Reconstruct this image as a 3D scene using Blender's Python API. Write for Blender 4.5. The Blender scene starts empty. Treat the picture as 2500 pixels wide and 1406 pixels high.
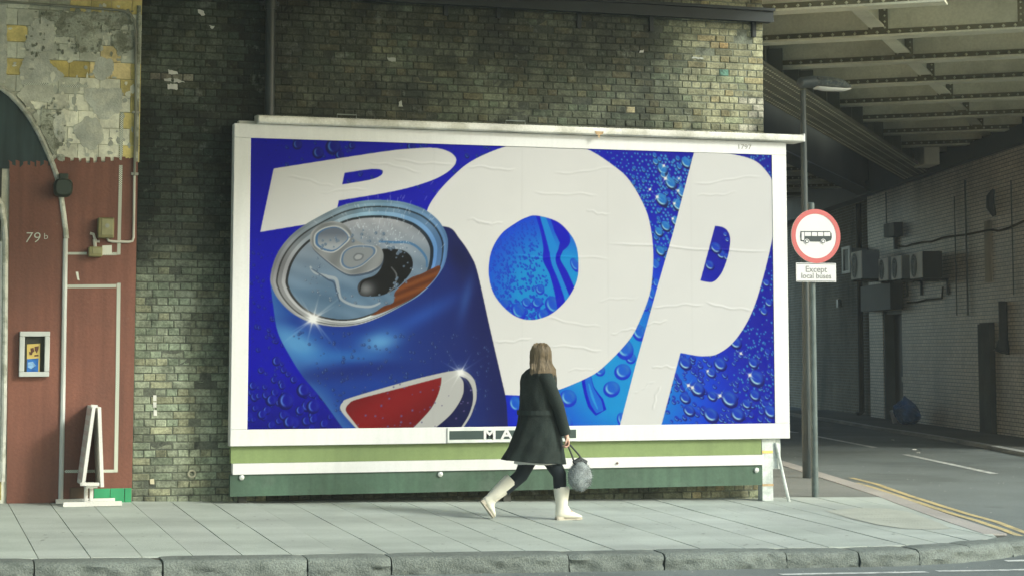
import bpy, bmesh, math, random
import numpy as np
from mathutils import Vector, Matrix, noise as mnoise

R = math.radians
random.seed(7)
RNG = np.random.default_rng(11)
scene = bpy.context.scene
COL = scene.collection

# ------------------------------------------------------------------ camera
FPX, PPX, PPY = 4800.0, 1250.0, 399.0            # focal length and principal point in photo pixels (2500 x 1406)
YAW, PITCH, EYE = R(17.5), math.atan(461 / 4800.0), 1.62
cam_data = bpy.data.cameras.new('camera')
cam = bpy.data.objects.new('camera', cam_data)
COL.objects.link(cam)
scene.camera = cam
cam_data.sensor_width = 36.0
cam_data.lens = 36.0 * FPX / 2500.0
cam_data.shift_y = -(703.0 - PPY) / 2500.0
cam_data.clip_end = 600
cam.location = (0, 0, EYE)
cam.rotation_euler = (R(90) + PITCH, 0, -YAW)

# ------------------------------------------------------------------ sky, sun, exposure
SUN_EL, SUN_AZ = R(29), R(131)                    # azimuth clockwise from +Y: in front of the wall, from the right
world = bpy.data.worlds.new('World')
scene.world = world
world.use_nodes = True
wn = world.node_tree
wn.nodes.clear()
sky = wn.nodes.new('ShaderNodeTexSky')
sky.sky_type = 'NISHITA'
sky.sun_disc = False
sky.sun_elevation = SUN_EL
sky.sun_rotation = SUN_AZ
sky.air_density = 1.0
sky.dust_density = 2.6
sky.ozone_density = 1.2
bg = wn.nodes.new('ShaderNodeBackground')
bg.inputs['Strength'].default_value = 0.15
wo = wn.nodes.new('ShaderNodeOutputWorld')
tint = wn.nodes.new('ShaderNodeMix')                # thin overcast takes some blue out of the whole sky
tint.data_type = 'RGBA'
tint.blend_type = 'MULTIPLY'
tint.inputs['Factor'].default_value = 1.0
tint.inputs['B'].default_value = (0.94, 1.0, 0.91, 1)
wn.links.new(sky.outputs[0], tint.inputs['A'])
wn.links.new(tint.outputs['Result'], bg.inputs['Color'])
wn.links.new(bg.outputs[0], wo.inputs['Surface'])
sun_data = bpy.data.lights.new('sun', 'SUN')
sun = bpy.data.objects.new('sun', sun_data)
COL.objects.link(sun)
sun_data.energy = 1.5
sun_data.angle = R(11)
sun_data.color = (0.95, 1.0, 0.985)
sdir = Vector((math.sin(SUN_AZ) * math.cos(SUN_EL), math.cos(SUN_AZ) * math.cos(SUN_EL), math.sin(SUN_EL)))
sun.rotation_euler = sdir.to_track_quat('Z', 'Y').to_euler()
sun.location = sdir * 60
scene.view_settings.view_transform = 'Standard'
scene.view_settings.look = 'None'
scene.view_settings.gamma = 1.0
scene.view_settings.exposure = 0.98
scene.cycles.use_denoising = True
scene.cycles.max_bounces = 12
scene.cycles.diffuse_bounces = 9

# ------------------------------------------------------------------ pixels to places
_fw = np.array([math.sin(YAW) * math.cos(PITCH), math.cos(YAW) * math.cos(PITCH), math.sin(PITCH)])
_rt = np.array([math.cos(YAW), -math.sin(YAW), 0.0])
_up = np.cross(_rt, _fw)
_C = np.array([0, 0, EYE])
def ray(x, y): return _fw + _rt * (x - PPX) / FPX - _up * (y - PPY) / FPX
def onplane(x, y, n, d):
    r = ray(x, y); n = np.array(n, float)
    return _C + r * ((d - n @ _C) / (n @ r))
def onY(x, y, Y): return onplane(x, y, (0, 1, 0), Y)          # a point on a plane parallel to the brick wall
def proj(p):
    q = np.asarray(p, float) - _C
    z = q @ _fw
    return PPX + FPX * (q @ _rt) / z, PPY - FPX * (q @ _up) / z

YW, YB, YK = 20.05, 19.70, 15.55                  # brick face, billboard face, kerb front
XF, XP = 2.342, 9.287                             # facade / brick edge, end of the brick abutment
def clamp(v, a, b): return max(a, min(b, v))
def sstep(a, b, v):
    t = clamp((v - a) / (b - a), 0, 1); return t * t * (3 - 2 * t)
def G(X, Y): return -0.4 + 0.029 * 15.5 + 0.029 * clamp(Y - 15.5, 0, 6.5) - 0.017 * clamp(X, -8, 13)   # pavement height
def RD(X, Y): return G(X, Y) - 0.14 + 0.105 * max(sstep(16.0, 18.2, Y), 0.35 * sstep(9.2, 11.5, X))   # road height
def gpt(x, y, f=G):
    z = 0.0
    for _ in range(30):
        p = onplane(x, y, (0, 0, 1), z); z = 0.5 * z + 0.5 * f(p[0], p[1])
    return p

# ------------------------------------------------------------------ materials
def lin(c): return tuple((v / 255 / 12.92) if v / 255 <= 0.04045 else ((v / 255 + 0.055) / 1.055) ** 2.4 for v in c[:3])
MATS = {}
def mat(name, col, rough=0.7, metal=0.0, var=0.15, scale=6.0, col2=None, bump=0.0, bscale=60.0, spec=0.3, fine=0.0, stretch=None, streak=0.0, emit=None, source=None, detail=6, overlay=()):
    """procedural paint/stone: colour broken up by two noises, optional second colour in patches, fine bump"""
    if name in MATS: return MATS[name]
    m = bpy.data.materials.new(name); m.use_nodes = True
    nt = m.node_tree; N = nt.nodes; L = nt.links; N.clear()
    out = N.new('ShaderNodeOutputMaterial'); b = N.new('ShaderNodeBsdfPrincipled')
    L.new(b.outputs[0], out.inputs[0])
    geo = N.new('ShaderNodeNewGeometry'); mp = N.new('ShaderNodeMapping')
    L.new(geo.outputs['Position'], mp.inputs['Vector'])
    if stretch: mp.inputs['Scale'].default_value = stretch
    n1 = N.new('ShaderNodeTexNoise'); n1.inputs['Scale'].default_value = scale; n1.inputs['Detail'].default_value = detail; n1.inputs['Roughness'].default_value = 0.62
    L.new(mp.outputs[0], n1.inputs['Vector'])
    if source == 'object':
        s = N.new('ShaderNodeObjectInfo'); base = s.outputs['Color']
    elif source == 'attr':
        s = N.new('ShaderNodeAttribute'); s.attribute_name = 'Col'; base = s.outputs['Color']
    else:
        s = N.new('ShaderNodeRGB'); s.outputs[0].default_value = (*col, 1); base = s.outputs[0]
    if col2 is not None:
        rp = N.new('ShaderNodeValToRGB'); rp.color_ramp.elements[0].position = 0.46; rp.color_ramp.elements[1].position = 0.60
        L.new(n1.outputs['Fac'], rp.inputs[0])
        mx = N.new('ShaderNodeMix'); mx.data_type = 'RGBA'
        L.new(rp.outputs[0], mx.inputs['Factor']); L.new(base, mx.inputs['A']); mx.inputs['B'].default_value = (*col2, 1)
        base = mx.outputs['Result']
    def modulate(base, noise_out, lo, hi):
        mr = N.new('ShaderNodeMapRange'); mr.inputs['From Min'].default_value = 0.28; mr.inputs['From Max'].default_value = 0.72
        mr.inputs['To Min'].default_value = lo; mr.inputs['To Max'].default_value = hi
        L.new(noise_out, mr.inputs['Value'])
        v = N.new('ShaderNodeVectorMath'); v.operation = 'SCALE'
        L.new(base, v.inputs[0]); L.new(mr.outputs[0], v.inputs['Scale'])
        return v.outputs[0]
    if var:
        n2 = N.new('ShaderNodeTexNoise'); n2.inputs['Scale'].default_value = scale * 0.37; n2.inputs['Detail'].default_value = 4
        L.new(mp.outputs[0], n2.inputs['Vector'])
        base = modulate(base, n2.outputs['Fac'], 1 - var, 1 + var)
    if fine:
        n3 = N.new('ShaderNodeTexNoise'); n3.inputs['Scale'].default_value = bscale; n3.inputs['Detail'].default_value = 3
        L.new(geo.outputs['Position'], n3.inputs['Vector'])
        base = modulate(base, n3.outputs['Fac'], 1 - fine, 1 + fine)
    if streak:
        mp2 = N.new('ShaderNodeMapping'); mp2.inputs['Scale'].default_value = (9, 9, 0.7)
        L.new(geo.outputs['Position'], mp2.inputs['Vector'])
        n4 = N.new('ShaderNodeTexNoise'); n4.inputs['Scale'].default_value = 1.5; n4.inputs['Detail'].default_value = 5
        L.new(mp2.outputs[0], n4.inputs['Vector'])
        base = modulate(base, n4.outputs['Fac'], 1 - streak, 1 + streak * 0.6)
    for oc, osc, lo, hi, off, st in overlay:          # blotches that run across the pieces: soot, lime, damp
        mo = N.new('ShaderNodeMapping'); mo.inputs['Location'].default_value = (off, off * 2, off * 3); L.new(geo.outputs['Position'], mo.inputs['Vector'])
        no = N.new('ShaderNodeTexNoise'); no.inputs['Scale'].default_value = osc; no.inputs['Detail'].default_value = 8; no.inputs['Roughness'].default_value = .68; L.new(mo.outputs[0], no.inputs['Vector'])
        mr = N.new('ShaderNodeMapRange'); mr.inputs['From Min'].default_value = lo; mr.inputs['From Max'].default_value = hi; mr.inputs['To Max'].default_value = st; L.new(no.outputs['Fac'], mr.inputs['Value'])
        mx = N.new('ShaderNodeMix'); mx.data_type = 'RGBA'; L.new(mr.outputs[0], mx.inputs['Factor']); L.new(base, mx.inputs['A']); mx.inputs['B'].default_value = (*oc, 1); base = mx.outputs['Result']
    L.new(base, b.inputs['Base Color'])
    b.inputs['Roughness'].default_value = rough; b.inputs['Metallic'].default_value = metal
    b.inputs['Specular IOR Level'].default_value = spec
    if bump:
        nb = N.new('ShaderNodeTexNoise'); nb.inputs['Scale'].default_value = bscale; nb.inputs['Detail'].default_value = 5
        L.new(geo.outputs['Position'], nb.inputs['Vector'])
        bp = N.new('ShaderNodeBump'); bp.inputs['Strength'].default_value = bump; bp.inputs['Distance'].default_value = 0.01
        L.new(nb.outputs['Fac'], bp.inputs['Height']); L.new(bp.outputs[0], b.inputs['Normal'])
    if emit:
        b.inputs['Emission Color'].default_value = (*emit[:3], 1); b.inputs['Emission Strength'].default_value = emit[3]
    MATS[name] = m
    return m

# ------------------------------------------------------------------ mesh helpers
ROOT_AT = {}
def empty(name, loc, label=None, cat=None, group=None, kind=None, rz=0):
    o = bpy.data.objects.new(name, None); COL.objects.link(o); o.location = tuple(float(v) for v in loc); o.empty_display_size = 0.2
    ROOT_AT[o] = np.array(loc, float)
    tag(o, label, cat, group, kind)
    return o
def tag(o, label=None, cat=None, group=None, kind=None):
    if label: o['label'] = label
    if cat: o['category'] = cat
    if group: o['group'] = group
    if kind: o['kind'] = kind
    return o
def link(o, parent=None):
    COL.objects.link(o)
    if parent is not None:
        o.parent = parent; ROOT_AT[o] = ROOT_AT.get(parent, np.zeros(3))
    return o
def build(name, verts, faces, m, parent=None, smooth=False, cols=None, at=None):
    """one mesh object from world-space vertices; parented ones are stored relative to their thing's base"""
    V = np.asarray(verts, float).reshape(-1, 3)
    if at is None and parent is not None: base = ROOT_AT.get(parent, np.zeros(3))
    elif at is not None: base = np.asarray(at, float)
    else: base = np.zeros(3)
    me = bpy.data.meshes.new(name)
    me.from_pydata((V - base).tolist(), [], [list(f) for f in faces])
    if isinstance(m, (list, tuple)):
        for k in m: me.materials.append(k)
    else: me.materials.append(m)
    if cols is not None:
        ca = me.color_attributes.new('Col', 'FLOAT_COLOR', 'POINT')
        c4 = np.ones((len(V), 4), np.float32); c4[:, :3] = cols
        ca.data.foreach_set('color', c4.ravel())
    if smooth: me.polygons.foreach_set('use_smooth', [True] * len(me.polygons))
    me.update()
    o = bpy.data.objects.new(name, me)
    if parent is None and at is not None: o.location = tuple(base)
    link(o, parent)
    return o
class MB:
    def __init__(s): s.v = []; s.f = []; s.c = []
    def add(s, verts, faces, col=None):
        k = len(s.v); s.v += [tuple(p) for p in verts]; s.f += [tuple(i + k for i in f) for f in faces]
        if col is not None: s.c += [col] * len(verts)
        return s
    def box(s, x0, x1, y0, y1, z0, z1, bev=0.0, col=None):
        if bev <= 0:
            vs = [(x, y, z) for z in (z0, z1) for y in (y0, y1) for x in (x0, x1)]
            return s.add(vs, [(0, 2, 3, 1), (4, 5, 7, 6), (0, 1, 5, 4), (2, 6, 7, 3), (0, 4, 6, 2), (1, 3, 7, 5)], col)
        bm = bmesh.new(); bmesh.ops.create_cube(bm, size=1)
        for v in bm.verts: v.co = Vector(((x0 + x1) / 2 + v.co.x * (x1 - x0), (y0 + y1) / 2 + v.co.y * (y1 - y0), (z0 + z1) / 2 + v.co.z * (z1 - z0)))
        bmesh.ops.bevel(bm, geom=bm.edges[:], offset=bev, segments=2, profile=0.5, affect='EDGES')
        bm.verts.index_update()
        s.add([tuple(v.co) for v in bm.verts], [tuple(v.index for v in f.verts) for f in bm.faces], col); bm.free()
        return s
    def obox(s, c, ax, ay, az, hx, hy, hz):
        """box with its own axes"""
        c = np.array(c, float); ax, ay, az = (np.array(a, float) for a in (ax, ay, az))
        vs = [c + ax * hx * i + ay * hy * j + az * hz * k for k in (-1, 1) for j in (-1, 1) for i in (-1, 1)]
        fs = [(0, 2, 3, 1), (4, 5, 7, 6), (0, 1, 5, 4), (2, 6, 7, 3), (0, 4, 6, 2), (1, 3, 7, 5)]
        if np.dot(np.cross(ax, ay), az) < 0: fs = [f[::-1] for f in fs]
        return s.add(vs, fs)
    def tube(s, pts, r, n=10, cap=True):
        P = [Vector(p) for p in pts]; rr = r if isinstance(r, (list, tuple)) else [r] * len(P)
        rings = []; nrm = None
        for i, p in enumerate(P):
            t = (P[min(i + 1, len(P) - 1)] - P[max(i - 1, 0)]).normalized()
            if nrm is None: nrm = t.orthogonal().normalized()
            else:
                nrm = nrm - t * nrm.dot(t)
                nrm = nrm.normalized() if nrm.length > 1e-6 else t.orthogonal().normalized()
            b = t.cross(nrm)
            rings.append([p + (nrm * math.cos(2 * math.pi * k / n) + b * math.sin(2 * math.pi * k / n)) * rr[i] for k in range(n)])
        return s.rings(rings, cap)
    def rings(s, rings, cap=True):
        n = len(rings[0]); vs = [v for r_ in rings for v in r_]; fs = []
        for i in range(len(rings) - 1):
            for k in range(n):
                a, b2 = i * n + k, i * n + (k + 1) % n
                fs.append((a, b2, b2 + n, a + n))
        if cap: fs += [tuple(range(n))[::-1], tuple((len(rings) - 1) * n + k for k in range(n))]
        return s.add(vs, fs)
    def prism(s, pts, off):
        """closed outline (list of 3-D points) extruded by the vector off; the outline is the front face"""
        n = len(pts); off = np.array(off, float); P = [np.array(p, float) for p in pts]
        vs = P + [p + off for p in P]
        fs = [tuple(range(n)), tuple(range(2 * n - 1, n - 1, -1))] + [(i, i + n, (i + 1) % n + n, (i + 1) % n) for i in range(n)]
        return s.add(vs, fs)
    def build(s, name, m, parent=None, smooth=False, at=None):
        return build(name, s.v, s.f, m, parent, smooth, s.c if s.c else None, at)
def autosmooth(o, ang=40):
    me = o.data
    me.polygons.foreach_set('use_smooth', [True] * len(me.polygons))
    me.set_sharp_from_angle(angle=R(ang))
    return o
def outline(pxs, Y, thick, name, m, parent, z=None):
    """a flat sheet on the wall plane Y traced from photo pixels, with real thickness towards the wall"""
    mb = MB(); mb.prism([onY(x, y, Y) for x, y in pxs], (0, thick, 0))
    o = mb.build(name, m, parent)
    bm = bmesh.new(); bm.from_mesh(o.data); bmesh.ops.triangulate(bm, faces=bm.faces[:2]); bmesh.ops.recalc_face_normals(bm, faces=bm.faces[:]); bm.to_mesh(o.data); bm.free()
    return o
def text(body, name, size, loc, rot, m, parent, extrude=0.001, align='CENTER', bold=0.0, shear=0.0, sx=1.0):
    cu = bpy.data.curves.new(name, 'FONT'); cu.body = body; cu.size = size; cu.extrude = extrude; cu.offset = bold; cu.shear = shear
    cu.align_x = align; cu.align_y = 'CENTER'; cu.resolution_u = 4
    tmp = bpy.data.objects.new(name, cu); COL.objects.link(tmp)
    dg = bpy.context.evaluated_depsgraph_get(); me = bpy.data.meshes.new_from_object(tmp.evaluated_get(dg)); bpy.data.objects.remove(tmp)
    me.materials.clear(); me.materials.append(m)
    M = Matrix.Translation(Vector(loc) - Vector(ROOT_AT.get(parent, np.zeros(3)))) @ rot.to_4x4() @ Matrix.Diagonal((sx, 1, 1, 1))
    me.transform(M); me.name = name
    o = bpy.data.objects.new(name, me); link(o, parent)
    return o
FACE_CAM = Matrix(((1, 0, 0), (0, 0, -1), (0, 1, 0)))      # text lying on a wall that faces -Y
def copy_tree(o, parent=None):
    c = o.copy(); COL.objects.link(c); c.parent = parent
    for ch in list(o.children): copy_tree(ch, c)
    return c
def smoothnoise(x, y, seed=0): return mnoise.noise(Vector((x, y, seed * 7.31)))      # -1..1
# ================================================================== ground: road, pavement, kerb
M_ASPH = mat('asphalt', (0.155, 0.18, 0.172), rough=0.85, var=0.22, scale=1.2, fine=0.35, bscale=140, bump=0.5, spec=0.35, overlay=(((.10, .118, .112), .45, .50, .60, 6.1, .55), ((.22, .25, .235), 1.1, .60, .74, 2.7, .4), ((.07, .08, .075), 3.5, .66, .74, 9.1, .5)))
M_SLAB = mat('paving_stone', None, rough=0.75, var=0.20, scale=2.6, fine=0.12, bscale=90, bump=0.28, source='object', spec=0.3, stretch=(.45, 1.4, 1), detail=9, overlay=(((.235, .265, .235), .8, .50, .72, 2.2, .55), ((.16, .18, .16), 6.0, .64, .74, 4.4, .5), ((.47, .50, .46), 2.1, .60, .76, 7.7, .4)))
M_KERB = mat('granite_kerb', (0.155, 0.178, 0.160), rough=0.85, var=0.25, scale=3, fine=0.32, bscale=70, bump=0.9, overlay=(((.07, .085, .075), 5, .52, .70, 1.2, .6), ((.26, .28, .25), 9, .62, .74, 3.2, .5)))
M_BED = mat('joint_sand', (0.075, 0.075, 0.06), rough=0.95, var=0.2)
M_PATCH = mat('worn_tarmac', (0.17, 0.18, 0.165), rough=0.85, var=0.25, scale=1.6, fine=0.3, bscale=120, bump=0.5)
M_LINEW = mat('white_road_paint', (0.62, 0.64, 0.60), rough=0.7, var=0.15, fine=0.2, bscale=80, col2=(0.36, 0.38, 0.36), scale=9)
M_LINEY = mat('yellow_road_paint', (0.52, 0.42, 0.20), rough=0.7, var=0.15, fine=0.2, bscale=80, col2=(0.38, 0.33, 0.20), scale=11)

def grid_sheet(name, xs, ys, f, m, kind='structure'):
    V = [(x, y, f(x, y)) for y in ys for x in xs]; n = len(xs)
    F = [(j * n + i, j * n + i + 1, (j + 1) * n + i + 1, (j + 1) * n + i) for j in range(len(ys) - 1) for i in range(n - 1)]
    return tag(build(name, V, F, m, smooth=True), kind=kind)
road = grid_sheet('road', [-150, -60, -20, -8, -4, 0, 3, 6, 7.5, 8.2, 8.6, 9, 9.4, 9.8, 10.2, 10.6, 11, 12, 13, 16, 20, 30, 60, 150],
                  [-150, -60, -20, 0, 8, 12, 15.4, 15.6, 15.8, 16, 16.25, 16.5, 17, 17.5, 18, 19, 20, 21, 22, 24, 28, 34, 45, 60, 150], RD, M_ASPH)
road['label'] = 'grey tarmac carriageway of the street and the side road under the bridge'

pave = empty('pavement', (4, 18, G(4, 18)), 'pale stone slab pavement in front of the brick wall', None, None, 'structure')
# kerb path: straight along the wall, then round the corner
KP = [(-7.0, YK)] + [(x, YK) for x in np.arange(-6, 8.01, 1.0)]
CRX, CRR = 8.0, 4.0                                # the kerb turns into the side road on this radius
corner = [(CRX + CRR * math.sin(a), YK + CRR * (1 - math.cos(a))) for a in np.linspace(0, R(42), 18)]
pathpts = [(-7.0, YK)] + corner
# pavement right boundary (inner yellow line) and slabs
BND = [gpt(x, y) for x, y in ((1880, 1115), (1917, 1126), (2074, 1174), (2180, 1207), (2285, 1245), (2400, 1284), (2500, 1316))]
BND = sorted([(p[1], p[0]) for p in BND])
def bndX(Y):
    ys = [b[0] for b in BND]; xs = [b[1] for b in BND]
    return float(np.interp(Y, ys, xs))
def resample(pts, step):
    P = [np.array(p) for p in pts]; out = [P[0]]; 
    d = np.cumsum([0] + [np.linalg.norm(P[i + 1] - P[i]) for i in range(len(P) - 1)])
    n = int(d[-1] / step)
    xs = [p[0] for p in P]; ys = [p[1] for p in P]
    return [(float(np.interp(t, d, xs)), float(np.interp(t, d, ys)), t) for t in np.linspace(0, d[-1], n + 1)]
fine_path = resample(pathpts, 0.06)
kerb_len = fine_path[-1][2]
def path_at(t):
    i = int(clamp(t / kerb_len * (len(fine_path) - 1), 0, len(fine_path) - 2)); a, b = fine_path[i], fine_path[i + 1]
    u = clamp((t - a[2]) / (b[2] - a[2]), 0, 1); p = np.array([a[0] + (b[0] - a[0]) * u, a[1] + (b[1] - a[1]) * u])
    i0, i1 = max(i - 4, 0), min(i + 5, len(fine_path) - 1)
    d = np.array([fine_path[i1][0] - fine_path[i0][0], fine_path[i1][1] - fine_path[i0][1]]); d /= np.linalg.norm(d)
    return p, d, np.array([-d[1], d[0]])             # inward normal (towards the pavement)
# stone joints read off the photograph
jx = [gpt(x, 1372)[0] for x in (84, 403, 770, 985, 1450, 1705, 2036, 2236)]
jt = [x + 7.0 for x in jx]
t0 = jt[0]; first = []
while t0 > 0.9: t0 -= 0.95 + random.uniform(-.08, .12); first.append(t0)
jt = sorted(first + jt)
t0 = jt[-1]
while t0 < kerb_len - 0.5: t0 += 0.62; jt.append(min(t0, kerb_len))
KW = 0.27
for a, b in zip(jt[:-1], jt[1:]):
    if b - a < 0.2: continue
    n = max(5, int((b - a) / 0.05)); prof = 13
    V = []; F = []; ph = random.uniform(0, 50); dz = random.uniform(-.006, .006); tl = random.uniform(-.005, .005)
    for i in range(n + 1):
        t = a + 0.006 + (b - a - 0.012) * i / n
        p, d, nn = path_at(t)
        edge = min(1.0, min(i, n - i) / 2.0)
        for k in range(prof):
            if k < 3: w, h = KW - k * 0.10, 0.0
            elif k == 3: w, h = 0.035, -0.004
            elif k == 4: w, h = 0.012, -0.016
            else: w, h = 0.0, -0.04 - (k - 5) * 0.026
            rough = 0.0 if k < 3 else 0.030 * mnoise.fractal(Vector((t * 9, h * 16 + 3, ph)), 1.0, 2.0, 3) + 0.014 * mnoise.noise(Vector((t * 34 + h * 30, h * 40, ph)))
            if k in (3, 4): rough *= .3
            top = 0.004 * mnoise.noise(Vector((t * 4, w * 6, ph)))
            q = p + nn * (w - rough - (0 if k < 3 else 0.008 * (edge - 1)))
            zt = G(q[0], q[1]) + h + (top + dz + tl * (2 * i / n - 1) if k < 5 else 0)
            zt -= (1 - edge) * 0.006 * (1 if k < 5 else 0)
            V.append((q[0], q[1], zt))
    for i in range(n):
        for k in range(prof - 1):
            q = i * prof + k; F.append((q, q + prof, q + prof + 1, q + 1))
    F.append(tuple(range(prof))); F.append(tuple(n * prof + k for k in range(prof))[::-1])
    o = build('kerb_stone', V, F, M_KERB, pave, smooth=True)
    o.data.set_sharp_from_angle(angle=R(50))
# bedding sheet under the slabs
bx = np.arange(-7.5, 12.6, 0.5)
V = []; F = []
yy = [15.7, 16.5, 17.5, 18.5, 19.5, 20.3, 21.5, 23, 26, 30, 40]
for y in yy:
    for x in bx:
        xq = min(x, bndX(clamp(y, BND[0][0], BND[-1][0])) - 0.02); ky = YK + (CRR - math.sqrt(max(CRR ** 2 - max(xq - CRX, 0) ** 2, 0))) + .16
        V.append((xq, max(y, ky), G(xq, max(y, ky)) - 0.012))
n = len(bx)
for j in range(len(yy) - 1):
    for i in range(n - 1):
        if V[j * n + i + 1][0] - V[j * n + i][0] > 1e-4 or V[(j + 1) * n + i + 1][0] - V[(j + 1) * n + i][0] > 1e-4:
            F.append((j * n + i, j * n + i + 1, (j + 1) * n + i + 1, (j + 1) * n + i))
build('slab_bed', V, F, M_BED, pave)
# slab strips: joints run square to the wall, 0.45 m apart
xj = gpt(231, 1236)[0]; SL = 0.397
i0 = int((-6.5 - xj) / SL); i1 = int((12.5 - xj) / SL)
def kerb_back(X):
    if X < 7.9: return YK + KW + 0.004
    best = min(((abs(path_at(t)[0][0] - X), t) for t in np.linspace(14.5, kerb_len, 90)))
    p, d, nn = path_at(best[1])
    return p[1] + KW / max(0.3, abs(nn[1])) + 0.004
for i in range(i0, i1):
    xa, xb = xj + i * SL + 0.004, xj + (i + 1) * SL - 0.004
    ya, yb2 = kerb_back(xa), kerb_back(xb)
    yt = YW + 0.02 if xb < XP else 20.13
    if min(ya, yb2) > yt - 0.3: continue
    # clip at the yellow line
    if xa > bndX(ya): 
        pass
    cuts = [0.0, 1.0]
    if random.random() < 0.0: cuts = [0, .5, 1]
    pts = []
    top = yt
    lo_a, lo_b = ya, yb2
    # boundary line leans right with depth: raise the near end until it lies left of the line
    while xb > bndX(lo_b) and lo_b < top: lo_b += 0.05
    while xa > bndX(lo_a) and lo_a < top: lo_a += 0.05
    if lo_b > top - 0.1: continue
    tilt = random.uniform(-.0025, .0025); dz = random.uniform(-.002, .002)
    V = []; F = []; ny = 8
    for j in range(ny + 1):
        for (x, lo, s) in ((xa, lo_a, -1), (xb, lo_b, 1)):
            y = lo + (top - lo) * j / ny
            V.append((x, y, G(x, y) + dz + tilt * s + 0.0015 * math.sin(j * 1.7 + i)))
    m_ = len(V)
    V += [(v[0], v[1], v[2] - 0.06) for v in V]
    for j in range(ny):
        q = 2 * j
        F += [(q, q + 1, q + 3, q + 2), (q, q + 2, q + 2 + m_, q + m_), (q + 1, q + 1 + m_, q + 3 + m_, q + 3)]
    F += [(0, m_, m_ + 1, 1), (2 * ny, 2 * ny + 1, 2 * ny + 1 + m_, 2 * ny + m_)]
    o = build('paving_slab', V, F, M_SLAB, pave)
    t = random.uniform(0.96, 1.04); 
    o.color = (0.375 * t, 0.415 * t * random.uniform(.99, 1.01), 0.375 * t, 1)
# worn tarmac between the slabs' end and the side road
V = []; F = []
ys = [20.135, 20.6, 21.2, 22, 23, 24.5, 26, 29, 33, 38]
for y in ys:
    b = bndX(clamp(y, BND[0][0], BND[-1][0])) + (y - BND[-1][0]) * 0.3 * (y > BND[-1][0])
    for k in range(9):
        x = 8.9 + (b - 0.25 - 8.9) * k / 8; V.append((x, y, G(x, y) - 0.002 + 0.004 * smoothnoise(x, y)))
for j in range(len(ys) - 1):
    for k in range(8): q = j * 9 + k; F.append((q, q + 1, q + 10, q + 9))
build('tarmac_patch', V, F, M_PATCH, pave)
# flush edge stones along the side road
M_EDGE = mat('edge_stone', (0.36, 0.34, 0.31), rough=0.8, var=0.15, scale=3, fine=0.2, bscale=80, bump=0.4)
yv = 16.6
while yv < 36:
    y2 = yv + 0.9
    V = []
    def eb(y): return bndX(clamp(y, BND[0][0], BND[-1][0])) + (y - BND[-1][0]) * 0.3 * (y > BND[-1][0])
    for y in (yv + 0.006, y2 - 0.006):
        for w in (-0.245, 0.0): V.append((eb(y) + w, y, G(eb(y) + w, y) + 0.004))
    V += [(a, b, c - 0.08) for a, b, c in V]
    build('edge_stone', V, [(0, 1, 3, 2), (1, 5, 7, 3), (0, 4, 5, 1), (2, 3, 7, 6), (0, 2, 6, 4)], M_EDGE, pave)
    yv = y2
# beige dimpled paving at the crossing
M_TACT = mat('buff_tactile_paving', (0.375, 0.395, 0.335), rough=0.8, var=0.12, fine=0.15, bscale=70, bump=0.2)
tact = [gpt(x, y) for x, y in ((2085, 1248), (2190, 1250), (2285, 1285), (2195, 1284))]
tc = np.mean(tact, axis=0)
Va = np.array([[p[0], p[1], G(p[0], p[1]) + 0.004] for p in tact])
lens = [(2015, 1247), (2090, 1240), (2160, 1241), (2215, 1249), (2262, 1264), (2300, 1279), (2322, 1290), (2270, 1293), (2205, 1290), (2140, 1280), (2080, 1266)]
Vl = [(p[0], p[1], G(p[0], p[1]) + 0.004) for p in (gpt(x, y) for x, y in lens)]
build('tactile_paving', Vl, [tuple(range(len(Vl)))[::-1]], M_TACT, pave)
mb = MB()
for u in np.linspace(.06, .94, 12):
    for w in np.linspace(.08, .92, 7):
        p = (Va[0] * (1 - u) + Va[1] * u) * (1 - w) + (Va[3] * (1 - u) + Va[2] * u) * w
        ring = [(p[0] + .014 * math.cos(a), p[1] + .014 * math.sin(a), p[2] + .003) for a in np.linspace(0, 2 * math.pi, 7)[:-1]]
        mb.add([(p[0] + .024 * math.cos(a), p[1] + .024 * math.sin(a), p[2]) for a in np.linspace(0, 2 * math.pi, 7)[:-1]] + ring, [tuple(range(6, 12))] + [(k, (k + 1) % 6, 6 + (k + 1) % 6, 6 + k) for k in range(6)])
tag(mb.build('tactile_dimples', M_TACT, pave), kind='stuff')

def stripe(name, pts, width, m, parent=None, f=RD, dz=0.004, n=10):
    """painted line on the road following a list of ground points"""
    P = [np.array(p[:2], float) for p in pts]; V = []; F = []
    d = np.cumsum([0] + [np.linalg.norm(P[i + 1] - P[i]) for i in range(len(P) - 1)])
    T = np.linspace(0, d[-1], n + 1); X = np.interp(T, d, [p[0] for p in P]); Y = np.interp(T, d, [p[1] for p in P])
    for i in range(n + 1):
        a = np.array([X[min(i + 1, n)] - X[max(i - 1, 0)], Y[min(i + 1, n)] - Y[max(i - 1, 0)]]); a /= np.linalg.norm(a); nn = np.array([-a[1], a[0]])
        for s in (-.5, .5):
            q = np.array([X[i], Y[i]]) + nn * width * s; V.append((q[0], q[1], f(q[0], q[1]) + dz))
    for i in range(n): F.append((2 * i, 2 * i + 2, 2 * i + 3, 2 * i + 1))
    F = [f_[::-1] if np.cross(np.array(V[F[0][1]])[:2] - np.array(V[F[0][0]])[:2], np.array(V[F[0][2]])[:2] - np.array(V[F[0][1]])[:2]) < 0 else f_ for f_ in F]
    return build(name, V, F, m, parent)
marks = road; ROOT_AT[road] = np.zeros(3)
stripe('yellow_line', [gpt(x, y, RD) for x, y in ((2078, 1166), (2200, 1203), (2350, 1251), (2500, 1299), (2600, 1331))], 0.085, M_LINEY, marks)
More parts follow.
